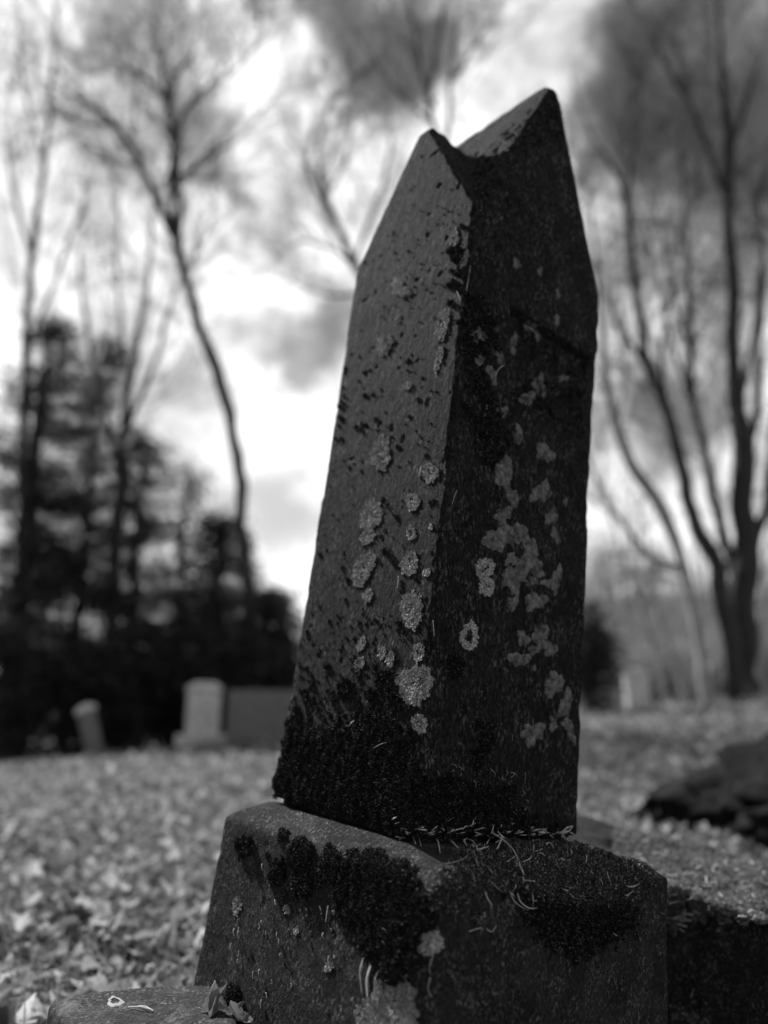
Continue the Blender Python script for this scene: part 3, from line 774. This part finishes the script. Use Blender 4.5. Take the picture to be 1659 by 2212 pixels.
for px, py, dep, size, curl, fold, yaw, pit, rol, nm in (
    (450, 2168, 0, .046, .5, .9, 1.9, 1.25, .5, 'upright curled dry leaf in the corner, leftmost of the leaves by the slab'),
    (473, 2172, 0, .044, -.4, 1.2, 1.2, 1.4, -.4, 'narrow folded dry leaf standing between slab and mossy base corner'),
    (500, 2192, 0, .036, .6, .8, .3, .25, .5, 'small dry leaf lying under the dark moss tuft at the base'),
    (522, 2206, 0, .038, .9, .9, -.5, -.35, .5, 'rolled dry leaf at the bottom edge of the picture below the moss tuft')):
    h_ = hit(px, py, (T_BASE,)); h2_ = whit(px, py, T_SLAB)
    dep = min(MT.y + (MR @ h_[0]).y if h_ else 9, h2_[0].y if h2_ else 9) - .018
    p = at(px, py, dep)
    V, F = leaf_np(1, *A1(size, curl, fold, yaw, pit, rol), np.array([tuple(p)]), 15, 9, .62)
    me = mesh_np('dry_leaf', V, F)
    o = link('dry_leaf', me, LEAF_NEAR); tag(o, nm, 'dry leaf', 'dry leaves in the corner of slab and base')
    md = o.modifiers.new('s', 'SUBSURF'); md.levels = md.render_levels = 2

# mossy stone block on the right
wb3 = [at(1443, 1908, 1.36), at(1662, 1990, 1.28), at(1900, 2085, 1.2), at(1900, 1920, 1.62), at(1662, 1862, 1.68), at(1340, 1812, 1.72)]
wb3[0] = wb3[0] + (wb3[0] - wb3[1]).normalized() * .16; wb3[5] = wb3[5] + (wb3[0] - wb3[1]).normalized() * .2
wb = [(p.x, p.y) for p in wb3]
co_, *_ = np.linalg.lstsq(np.array([(p.x, p.y, 1) for p in wb3]), np.array([p.z for p in wb3]), rcond=None)
def zw(x, y): return float(co_[0] * x + co_[1] * y + co_[2])
cx_ = sum(p[0] for p in wb) / 6; cy_ = sum(p[1] for p in wb) / 6
block = empty('stone_block', (cx_, cy_, 0), 'low rough stone block with a mossy top, behind the right of the gravestone base', 'stone block')
bl = prism('block', wb, -.1, zw, STONE_BASE, block, .008, 5, .012, seed=60)
T_BLOCK = world_bvh(bl)
d_, l_ = MB(), MB()
for _ in range(1500):
    px = random.uniform(1330, 1670); py = random.uniform(1800, 1990)
    h = whit(px, py, T_BLOCK)
    if h and (h[1].z > .45 or random.random() < .25) :
        r = random.uniform(5, 11) / FPX * h[3]
        dome_leaflets(d_, l_, h[0], h[1], r, r * .45, 1.6, .004)
for _ in range(420):
    px = random.uniform(1450, 1670); py = random.uniform(1960, 2212)
    h = whit(px, py, T_BLOCK)
    if h and h[1].z < .5 and vnoise(np.array([h[0]]), 9, 5)[0] > .05:
        r = random.uniform(4, 10) / FPX * h[3]
        dome_leaflets(d_, l_, h[0], h[1], r, r * .4, 1.6, .0035)
F = np.concatenate([f for f in d_.f]); F = F[F[:, 2] != F[:, 3]]
l_.v += d_.v; l_.f += [F + l_.n]; l_.n += d_.n
MOSS_SUN_TONE = rand_mat('sun_tone_moss', .06, .8, .9, .3, .1, knee=.40)  # moss colour lightened to carry the sun on the block top
link('moss', l_.mesh('moss'), MOSS_SUN_TONE, block, smooth=False)
mb = MB()
for _ in range(170):
    px = random.uniform(1350, 1670); py = random.uniform(1815, 2010); a = random.gauss(.4, .6); l = random.uniform(5, 26)
    P = []
    for q in (0, .5, 1):
        h = whit(px + l * q * math.cos(a), py + l * q * math.sin(a) * .5, T_BLOCK)
        if h: P.append(np.array(h[0]) + np.array(h[1]) * (.004 + random.uniform(0, .006)))
    if len(P) == 3: mb.tube(P, [random.choice((.0004, .0006, .0009))] * 3, 4)
link('straw_bits', mb.mesh('straw_bits'), STRAW, block)['kind'] = 'stuff'

# dark boulder in the grass further right
def lump(name, c, s, seed, mat_, label, cat, amp=.25, sub=5):
    bm = bmesh.new(); bmesh.ops.create_icosphere(bm, subdivisions=sub, radius=1)
    me = bpy.data.meshes.new(name); bm.to_mesh(me); bm.free()
    P = co_get(me); k = 1 + amp * vnoise(P, 1.6, seed, 4) + .09 * vnoise(P, 11, seed, 4)
    P = P * k[:, None]; P[:, 2] = np.where(P[:, 2] < -.3, -.3, P[:, 2])
    co_set(me, P * np.array(s))
    o = link(name, me, mat_); o.location = c
    return tag(o, label, cat)
DARKROCK = stone_mat('dark_mossy_rock', .014, .10, .5)
bx, by = 2.3, 3.1
lump('boulder', (bx, by, gz(bx, by) + .05), (1.2, .45, .33), 3, DARKROCK, 'long dark boulder in the leaf litter at the right edge, beyond the low stone block', 'boulder')

# ------------------------------------------------------------------ far gravestones
def box_bm(bm, x0, x1, y0, y1, z0, z1):
    poly(bm, [(x, y, z) for z in (z0, z1) for x, y in ((x0, y0), (x1, y0), (x1, y1), (x0, y1))],
         [(3, 2, 1, 0), (4, 5, 6, 7), (0, 1, 5, 4), (1, 2, 6, 5), (2, 3, 7, 6), (3, 0, 4, 7)])
def stone_part(name, parent, mat_, boxes, bev=.03, rot=0., lean=0., round_top=None):
    bm = bmesh.new()
    for b in boxes: box_bm(bm, *b)
    if round_top:                                # rounded top: an arch across x
        w, d, z = round_top; n = 14
        pr = [(-w, z)] + [(-w * math.cos(math.pi * k / n), z + w * .62 * math.sin(math.pi * k / n)) for k in range(1, n)] + [(w, z)]
        vs = [(x, -d, zz) for x, zz in pr] + [(x, d, zz) for x, zz in pr]; m = len(pr)
        poly(bm, vs, [tuple(range(m)), tuple(range(m, 2 * m))[::-1]] + [(i, i + m, (i + 1) % m + m, (i + 1) % m) for i in range(m)])
    bmesh.ops.recalc_face_normals(bm, faces=bm.faces)
    bmesh.ops.bevel(bm, geom=bm.edges[:], offset=bev, segments=2, affect='EDGES', profile=.5)
    me = bpy.data.meshes.new(name); bm.to_mesh(me); bm.free()
    o = link(name, me, mat_, parent, smooth=False, local=True)
    o.rotation_euler = (0, lean, rot); return o
def gpoint(px, depth):
    p = at(px, 1560, depth); return Vector((p.x, depth, gz(p.x, depth)))
p = gpoint(437, 13); G = empty('pillar_monument', p, 'pale squat pillar monument with a domed cap on a square foot before dark evergreens', 'gravestone')
stone_part('foot', G, FARSTONE, [(-.42, .42, -.42, .42, -.1, .24)], .03, .25)
stone_part('shaft', G, FARSTONE, [(-.27, .27, -.27, .27, .24, 1.02)], .05, .25)
stone_part('cap', G, FARSTONE, [(-.3, .3, -.3, .3, 1.021, 1.13), (-.22, .22, -.22, .22, 1.131, 1.2)], .045, .25)
G.scale = (.97, .97, .86)
p = gpoint(556, 12.2); G = empty('headstone', p, 'wide flat topped grey headstone half hidden by the left edge of the leaning gravestone', 'gravestone')
stone_part('tablet', G, FARSTONE_D, [(-.455, .6, -.12, .12, -.1, .80)], .03, .12)
p = gpoint(215, 13.5); G = empty('headstone', p, 'small tilted headstone standing before the dark shrubs, its rounded top coloured lighter as if lit', 'gravestone')
stone_part('tablet', G, FARSTONE_D, [(-.13, .13, -.07, .07, -.1, .66)], .02, .35, -.32)
stone_part('head', G, FARSTONE, [], .02, .35, -.32, round_top=(.17, .10, .661))  # paler stone than the tablet: light on the top put into colour
G.scale = (1.1, 1.1, 1.2)
p = gpoint(1383, 13.5); G = empty('headstone', p, 'small pale round topped headstone between the dark shrub and the slanting pale trunk', 'gravestone')
stone_part('tablet', G, FARSTONE, [(-.2, .2, -.08, .08, -.1, .5)], .02, -.2)
stone_part('head', G, FARSTONE, [], .02, -.2, 0, round_top=(.24, .1, .501))

# ------------------------------------------------------------------ leaf litter
def scatter_leaves(n, x0, x1, y0, y1, smin, smax, wedge=True):
    y = y0 + (y1 - y0) * rng.uniform(0, 1, n) ** 1.25
    x = rng.uniform(x0, x1, n)
    if wedge: x = x * (y + .6) / y1
    k = np.ones(n, bool)
    z = ground_z(x, y)
    P = np.stack([x, y, np.zeros(n)], -1)
    z = z + .02 * vnoise(P, 1.7, 3, 2) + .012 * vnoise(P, 6, 5, 2) + rng.uniform(.0, .035, n)
    pos = np.stack([x, y, z], -1)
    loc = (pos - np.array(MT)) @ np.array(MR)
    k = ~((np.abs(loc[:, 0]) < .32) & (np.abs(loc[:, 1]) < .32)) & ~((x > p0[0] - .05) & (x < .1) & (y < 1.22)) & (vnoise(P, 3.3, 77, 2) > -.75)
    # keep off the stones
    pos = pos[k]; n = len(pos)
    return leaf_np(n, rng.uniform(smin, smax, n), rng.normal(.35, .6, n), rng.normal(.15, .7, n), rng.uniform(0, 6.283, n), rng.normal(0, .5, n), rng.normal(0, .6, n), pos)
mb = MB()
V, F = scatter_leaves(21000, -4.2, 4.6, 1.15, 5.5, .016, .058); mb.add(V, F)
V, F = scatter_leaves(13000, -9, 9, 5.0, 14.5, .03, .085); mb.add(V, F)
lv = link('leaf_litter', mb.mesh('leaf_litter'), LEAF)
tag(lv, 'pale dry fallen leaves strewn over the whole cemetery ground', 'fallen leaves', kind='stuff')
mb = MB()                                         # dry grass among the leaves
n = 15000
y = 1.3 + 6 * rng.uniform(0, 1, n) ** 1.3; x = rng.uniform(-1, 1, n) * (y * .75 + .4)
z = ground_z(x, y)
b = np.stack([x, y, z], -1); d = np.stack([rng.normal(0, .8, n), rng.normal(0, .8, n), rng.uniform(.3, 1, n)], -1); d /= np.linalg.norm(d, axis=1)[:, None]
ln = rng.uniform(.04, .13, n)[:, None]; sd = np.cross(d, rng.normal(0, 1, (n, 3))); sd /= np.linalg.norm(sd, axis=1)[:, None]; w = .0013
tip = b + d * ln; mid = b + d * ln * .5 + [0, 0, .008]
V = np.stack([b - sd * w, b + sd * w, mid + sd * w, mid - sd * w, tip + sd * w * .3 - [0, 0, .01], tip - sd * w * .3 - [0, 0, .01]], 1).reshape(-1, 3); k = np.arange(n)[:, None] * 6
gr = link('dry_grass', mesh_np('dry_grass', V, np.concatenate([k + [0, 1, 2, 3], k + [3, 2, 4, 5]])), BRUSHLEAF, smooth=False)
tag(gr, 'thin dry grass blades poking up between the fallen leaves', 'dry grass', kind='stuff')

# ------------------------------------------------------------------ trees
def twig_spray(mb, p, d, length, r, level, up=.25, spread=.7):
    n = 5; pts = [p]; q = p.copy(); dd = d.copy()
    for k in range(n):
        dd = dd + rng.normal(0, .13, 3) + np.array([0, 0, up * .12]); dd /= np.linalg.norm(dd)
        q = q + dd * length / n; pts.append(q.copy())
    mb.tube(pts, np.linspace(r, r * .35, n + 1), 4 if r > .012 else 3)
    if level <= 0: return
    for k in range(1, n + 1):
        for _ in range(2 if k > 1 else 1):
            if random.random() < .62:
                s = rng.normal(0, 1, 3); s -= s.dot(dd) * dd; s /= np.linalg.norm(s) + 1e-9
                nd = dd * .75 + s * spread + np.array([0, 0, up]); nd /= np.linalg.norm(nd)
                twig_spray(mb, pts[k], nd, length * random.uniform(.5, .8), max(r * .55, .0042), level - 1, up, spread)

def bare_tree(label, depth, limbs, bark=BARK, twig=TWIG, level=2, tw_len=1.6, density=1., start=.3, group='bare trees', base_ext=True):
    """limbs: lists of (px, py, radius in px) read off the photograph; each tree stands on the ground at its own distance"""
    x0 = at(limbs[0][0][0], limbs[0][0][1], depth)
    basep = Vector((x0.x, depth, gz(x0.x, depth)))
    T = empty('bare_tree', basep, label, 'tree', group)
    tr = MB(); tw = MB()
    for li, lm in enumerate(limbs):
        dz = random.uniform(-.06, .06) * depth * (li > 0)
        pts = []; rad = []
        for k, (px, py, r) in enumerate(lm):
            q = at(px, py, depth + dz * min(1, k / 2.)); pts.append(np.array(q)); rad.append(r / FPX * depth)
        if li == 0 and base_ext:
            b = pts[0].copy(); b[2] = basep.z - .15
            if pts[0][2] > basep.z: pts.insert(0, b); rad.insert(0, rad[0] * 1.25)
        Q, rr = spline(pts, rad, 7)
        Q = Q + .6 * rr[:, None] * np.stack([vnoise(Q, 1.6, 5 + li, 2), vnoise(Q, 1.6, 15 + li, 2), 0 * rr], -1)
        rr = rr * (1 + .16 * vnoise(Q, 3.1, 25 + li, 2))
        tr.tube(Q, rr, 9)
        m = len(Q); s0 = int(m * (start if li == 0 else .12))
        for k in range(s0, m, max(1, int(2.4 / density))):
            t = Q[min(k + 1, m - 1)] - Q[max(k - 1, 0)]; t /= np.linalg.norm(t)
            s = rng.normal(0, 1, 3); s[1] *= .7; s -= s.dot(t) * t; s /= np.linalg.norm(s)
            d = t * .8 + s * .75 + np.array([0, 0, .2]); d /= np.linalg.norm(d)
            twig_spray(tw, Q[k], d, tw_len * random.uniform(.6, 1.7), min(rr[k] * .38, .014), level)
        twig_spray(tw, Q[-1], (Q[-1] - Q[-2]) / np.linalg.norm(Q[-1] - Q[-2]), tw_len * 1.3, rr[-1] * .9, level)
    link('trunk', tr.mesh('trunk'), bark, T)
    link('crown', tw.mesh('crown'), twig, T, smooth=False)
    return T

bare_tree('slender bare tree with a bent trunk forking high up, left of the gravestone', 15, [
    [(572, 1600, 15), (558, 1440, 15), (540, 1290, 14), (522, 1130, 13), (513, 990, 13), (490, 870, 13), (450, 760, 13), (415, 660, 12), (398, 590, 11), (386, 525, 13)],
    [(386, 525, 11), (350, 450, 9), (312, 375, 9), (278, 308, 8), (238, 255, 7), (185, 222, 5), (130, 190, 3)],
    [(386, 525, 9), (392, 450, 8), (386, 370, 9), (378, 300, 9), (366, 220, 8), (350, 150, 4), (330, 40, 3)],
    [(366, 225, 6), (330, 180, 5), (290, 155, 4), (240, 130, 3)], [(368, 220, 6), (385, 160, 6), (415, 115, 4), (430, 30, 2)], [(382, 275, 5), (410, 225, 6), (465, 175, 4)],
    [(305, 360, 5), (265, 352, 4), (215, 345, 3)], [(250, 262, 4), (190, 270, 3), (120, 240, 3)], [(388, 385, 4), (430, 350, 4), (500, 310, 3)]], tw_len=1.5, start=.72)
bare_tree('tall thin bare tree at the far left rising out of the sparse evergreen', 19, [
    [(45, 1500, 12), (48, 1100, 11), (55, 800, 10), (62, 650, 9), (75, 500, 8), (95, 350, 6), (110, 200, 5), (122, 70, 3)],
    [(70, 560, 5), (30, 420, 4), (10, 300, 3)], [(95, 350, 4), (60, 220, 3), (40, 80, 3)], [(58, 760, 5), (120, 600, 4), (180, 440, 3)]], tw_len=2.0, start=.45)
bare_tree('bare tree with many upright branches, between the sparse evergreen and the bent tree', 17.5, [
    [(240, 1500, 16), (243, 1280, 15), (250, 1150, 15), (262, 1000, 13), (278, 860, 9), (300, 720, 7), (322, 580, 5), (330, 450, 3)],
    [(258, 1030, 8), (225, 880, 6), (190, 720, 5), (170, 560, 3)], [(270, 930, 7), (330, 800, 5), (360, 680, 4)], [(280, 850, 5), (262, 700, 4), (250, 540, 3)]], tw_len=1.9, start=.5, density=1.2)
bare_tree('bare tree whose twisting upper limbs show just left of the gravestone top', 18, [
    [(900, 1560, 16), (880, 1150, 14), (840, 800, 13), (805, 650, 12), (762, 560, 10), (725, 480, 9), (702, 415, 8), (690, 350, 6), (700, 270, 4)],
    [(722, 470, 5), (685, 410, 5), (665, 350, 4), (680, 280, 3)], [(765, 565, 6), (800, 470, 5), (830, 390, 4), (845, 310, 3)], [(775, 580, 5), (720, 540, 4), (650, 520, 3), (600, 560, 2)], [(705, 420, 4), (745, 350, 3), (760, 270, 2)], [(790, 630, 5), (720, 640, 4), (660, 620, 2)]], tw_len=1.5, start=.6)
bare_tree('tall bare tree standing directly behind the gravestone, its tip above the notch', 17, [
    [(1000, 1560, 15), (985, 1000, 13), (965, 500, 10), (945, 300, 8), (928, 240, 7), (935, 140, 6), (962, 0, 4), (975, -120, 3)],
    [(960, 400, 6), (970, 250, 6), (975, 150, 5), (990, 30, 3)], [(935, 230, 4), (905, 120, 4), (880, -20, 3)], [(985, 160, 4), (1050, 60, 3), (1100, -40, 2)], [(940, 270, 4), (860, 200, 3), (800, 120, 2)]], tw_len=1.7, start=.6)
bare_tree('largest bare tree on the right, dark upright trunk dividing into many limbs', 13.5, [
    [(1612, 1530, 30), (1603, 1400, 27), (1598, 1250, 28), (1600, 1100, 26), (1600, 950, 22), (1588, 800, 18), (1580, 620, 15), (1574, 420, 13), (1570, 260, 11), (1556, 100, 7), (1545, -60, 4)],
    [(1592, 1240, 15), (1562, 1150, 12), (1530, 1020, 11), (1502, 900, 9), (1492, 750, 8), (1486, 600, 6), (1480, 450, 4), (1470, 330, 3)],
    [(1580, 480, 8), (1532, 330, 9), (1490, 235, 7), (1442, 145, 5), (1400, 70, 3)], [(1608, 1260, 15), (1648, 1110, 13), (1680, 900, 11), (1700, 650, 8)], [(1574, 340, 7), (1612, 220, 5), (1645, 120, 3)],
    [(1600, 880, 7), (1630, 700, 6), (1650, 520, 4)], [(1598, 1180, 14), (1625, 1000, 12), (1640, 800, 9), (1648, 600, 6)], [(1545, 1080, 8), (1515, 930, 6), (1455, 760, 5), (1420, 600, 3)], [(1492, 760, 4), (1455, 640, 4), (1430, 500, 3)]], tw_len=1.5, start=.5, density=.8)
bare_tree('bare tree leaning left with a dark trunk, in front of the largest right hand tree', 12.8, [
    [(1592, 1530, 18), (1575, 1380, 17), (1552, 1240, 17), (1505, 1130, 16), (1470, 1000, 14), (1432, 880, 12), (1398, 780, 11), (1372, 620, 10), (1356, 460, 8), (1336, 385, 6), (1295, 320, 4)],
    [(1405, 800, 7), (1345, 720, 6), (1308, 640, 4)], [(1356, 470, 5), (1362, 380, 5), (1380, 250, 3)], [(1440, 900, 6), (1430, 760, 5), (1450, 620, 3)]], tw_len=1.3, start=.45, density=.8)
bare_tree('tree with a pale sunlit slanting trunk and a curved limb close to the gravestone edge', 12, [
    [(1532, 1540, 14), (1512, 1400, 13), (1488, 1270, 13), (1462, 1190, 14), (1425, 1100, 14), (1375, 1025, 13), (1338, 950, 12), (1318, 850, 10), (1303, 720, 8), (1290, 600, 5), (1280, 480, 3)],
    [(1478, 1235, 9), (1400, 1195, 7), (1342, 1125, 6), (1300, 1060, 5), (1270, 990, 3)], [(1335, 930, 6), (1350, 800, 5), (1345, 680, 3)]], bark=BARK_PALE, twig=TWIG, tw_len=1.0, start=.6, density=.7)

for k, (lb, dep, lm) in enumerate((
    ('pale thin sapling leaning left beside the gravestone edge', 14.5, [(1440, 1540, 5), (1405, 1370, 5), (1340, 1190, 3), (1310, 1090, 2)]),
    ('pale upright sapling just behind the small round topped headstone', 15.5, [(1362, 1540, 5), (1352, 1400, 5), (1346, 1250, 3), (1352, 1130, 2)]),
    ('pale sapling between the slanting trunk and the small headstone', 15, [(1486, 1540, 6), (1448, 1400, 5), (1412, 1270, 4), (1400, 1150, 2)]),
    ('pale sapling right of the largest tree trunk, at the picture edge', 14, [(1652, 1530, 7), (1640, 1370, 6), (1652, 1210, 4), (1675, 1080, 3)]))):
    bare_tree(lb, dep, [lm], bark=BARK_PALE, twig=PALETWIG, tw_len=.9, start=.3, density=1.4, level=1, group='pale saplings')

def needles(mb, c, n, s, size, rngl=rng):
    P = c + rng.normal(0, 1, (n, 3)) * s
    d = rng.normal(0, 1, (n, 3)); d[:, 2] *= .6; d /= np.linalg.norm(d, axis=1)[:, None]
    t = np.cross(d, rng.normal(0, 1, (n, 3))); t /= np.linalg.norm(t, axis=1)[:, None]
    l = rng.uniform(.6, 1.3, n)[:, None] * size; w = l * .22
    mb.add(np.stack([P - d * l, P + t * w, P + d * l, P - t * w], 1).reshape(-1, 3), np.arange(4 * n).reshape(-1, 4))
def conifer(name, label, px, depth, top_py, radius, boughs, per, low=.05, trunk_r=.14, size=.09, cl=.22, taper=.8, cat='tree', group='evergreens'):
    b = gpoint(px, depth); top = at(px, top_py, depth).z; H = top - b.z
    T = empty(name, b, label, cat, group)
    tr = MB(); nd = MB()
    pts, rr = spline([np.array(b) + [0, 0, -.2], np.array(b) + [.05, 0, H * .4], np.array(b) + [-.05, 0, H * .75], np.array(b) + [0, 0, H]], [trunk_r, trunk_r * .8, trunk_r * .5, .02])
    tr.tube(pts, rr, 8)
    for k in range(boughs):
        f = low + (1 - low) * (k + random.random()) / boughs
        L_ = radius * (1 - f) ** taper * random.uniform(.55, 1.1) + .15
        a = random.uniform(0, 6.283); o = np.array(b) + [0, 0, H * f]
        d = np.array([math.cos(a), math.sin(a), random.uniform(-.1, .3)])
        e = o + d * L_ - np.array([0, 0, .12 * L_])
        Q = [o, (o + e) / 2 + [0, 0, .06 * L_], e]; tr.tube(Q, [.035 * L_ ** .5, .02, .006], 4)
        m = max(2, int(L_ / .3))
        for j in range(m):
            q = (j + 1) / m
            if random.random() < .9: needles(nd, o + (e - o) * q + rng.normal(0, .1, 3), per, np.array([cl, cl, cl * .45]), size)
    link('trunk', tr.mesh('trunk'), BARK, T); link('crown', nd.mesh('crown'), NEEDLE, T, smooth=False)
    return T
conifer('evergreen_tree', 'tall sparse evergreen at the left edge with dark clumps of needles', 5, 17, 690, 3.1, 100, 85, low=.12, trunk_r=.24, cl=.26)
conifer('evergreen_tree', 'thin evergreen with scattered needle clumps between the two left hand trunks', 140, 19, 735, 2.2, 85, 72, low=.2, cl=.27)
conifer('evergreen_tree', 'faint narrow evergreen behind the bent bare tree', 370, 20, 1010, 1.6, 60, 50, low=.1, cl=.28)
conifer('evergreen_tree', 'evergreen with gaps in its crown, right of the tall sparse one', 262, 18.5, 940, 2.4, 90, 75, low=.08, cl=.24)
conifer('evergreen_tree', 'middle sized bushy evergreen beneath the bent bare tree', 455, 17, 1120, 2.3, 110, 64, low=.04, cl=.25)
conifer('evergreen_tree', 'small dense evergreen nearest the left side of the gravestone', 575, 16, 1270, 1.6, 70, 60, low=.03, cl=.22)
def shrub(label, px, depth, top_py, rx, n, mat_=NEEDLE, size=.1, stems=BARK, name='evergreen_shrub', grp='shrubs along the cemetery edge'):
    b = gpoint(px, depth); H = at(px, top_py, depth).z - b.z
    T = empty(name, b, label, 'shrub', grp)
    nd = MB(); tr = MB()
    for k in range(9 if name == 'evergreen_shrub' else 26):
        a = random.uniform(0, 6.283); w_ = random.uniform(.4, 1.1); e = np.array(b) + [math.cos(a) * rx * w_, math.sin(a) * rx * .5, H * random.uniform(.6, 1.25)]
        tr.tube([np.array(b) + [0, 0, -.1], (np.array(b) + e) / 2 + rng.normal(0, .1, 3), e], [.035, .025, .01], 5)
    for k in range(n):
        v = rng.normal(0, 1, 3); v /= np.linalg.norm(v); q = random.random() ** .4
        c = np.array(b) + [v[0] * rx * q, v[1] * rx * .7 * q, H * .5 + v[2] * H * .52 * q]
        needles(nd, c, 26, np.array([.17, .17, .12]), size)
    link('stems', tr.mesh('stems'), stems, T); link('crown', nd.mesh('crown'), mat_, T, smooth=False)
for px, dep, top, rx, lb in ((40, 15.5, 1330, 1.5, 'dark evergreen shrub at the far left edge'), (170, 16, 1400, 1.4, 'dark evergreen shrub behind the small tilted headstone'), (290, 15.4, 1340, 1.3, 'dark evergreen shrub between the tilted headstone and the pillar monument'), (400, 16, 1330, 1.4, 'dark evergreen shrub behind the pillar monument'), (520, 15, 1290, 1.3, 'dark evergreen shrub behind the wide headstone'), (640, 16.5, 1350, 1.2, 'dark evergreen shrub partly covered by the left side of the gravestone')):
    shrub(lb, px, dep, top, rx, 190)
shrub('dark narrow upright shrub showing at the lower right edge of the gravestone', 1284, 12.5, 1300, .27, 80)
for px, dep, top, rx, lb in ((1420, 17, 1400, 1.1, 'pale dry brush beyond the small round topped headstone'), (1330, 20, 1330, 1.6, 'tall pale dry brush beside the right edge of the gravestone'), (1560, 18, 1380, 1.5, 'pale dry brush behind the pale slanting trunk'), (1680, 17, 1350, 1.3, 'pale dry brush at the right border behind the largest tree'), (1480, 22, 1300, 1.8, 'tall pale dry brush farthest back, between the slanting pale trunk and the small headstone'), (1630, 23, 1290, 1.9, 'tall pale dry brush farthest back, directly behind the largest right hand trunk')):
    shrub(lb, px, dep, top, rx, 100, BRUSHLEAF, .09, BARK_PALE, 'dry_brush', 'dry brush on the right')

# the far wooded slope: thousands of stems that read as one mass
mb = MB()
for _ in range(1300):
    y = random.uniform(34, 85); x = random.uniform(-.05, .75) * y + random.uniform(-2, 6)
    z = gz(x, y); h = random.uniform(2.5, 7); r = random.uniform(.04, .12)
    p = np.array([x, y, z - .3]); q = p + [random.gauss(0, .5), random.gauss(0, .3), h]
    mb.tube([p, (p + q) / 2 + rng.normal(0, .12, 3), q], [r, r * .7, r * .2], 4)
    for k in range(7):
        f = random.uniform(.3, .95); o = p + (q - p) * f; e = o + [random.gauss(0, .7), random.gauss(0, .4), random.uniform(.4, 1.5)]
        mb.tube([o, (o + e) / 2 + rng.normal(0, .08, 3), e], [r * .35, r * .25, .008], 3)
fw = link('far_woods', mb.mesh('far_woods'), PALETWIG, smooth=False)
tag(fw, 'pale leafless woods on the far slope behind the right hand trees', 'woods', kind='stuff')
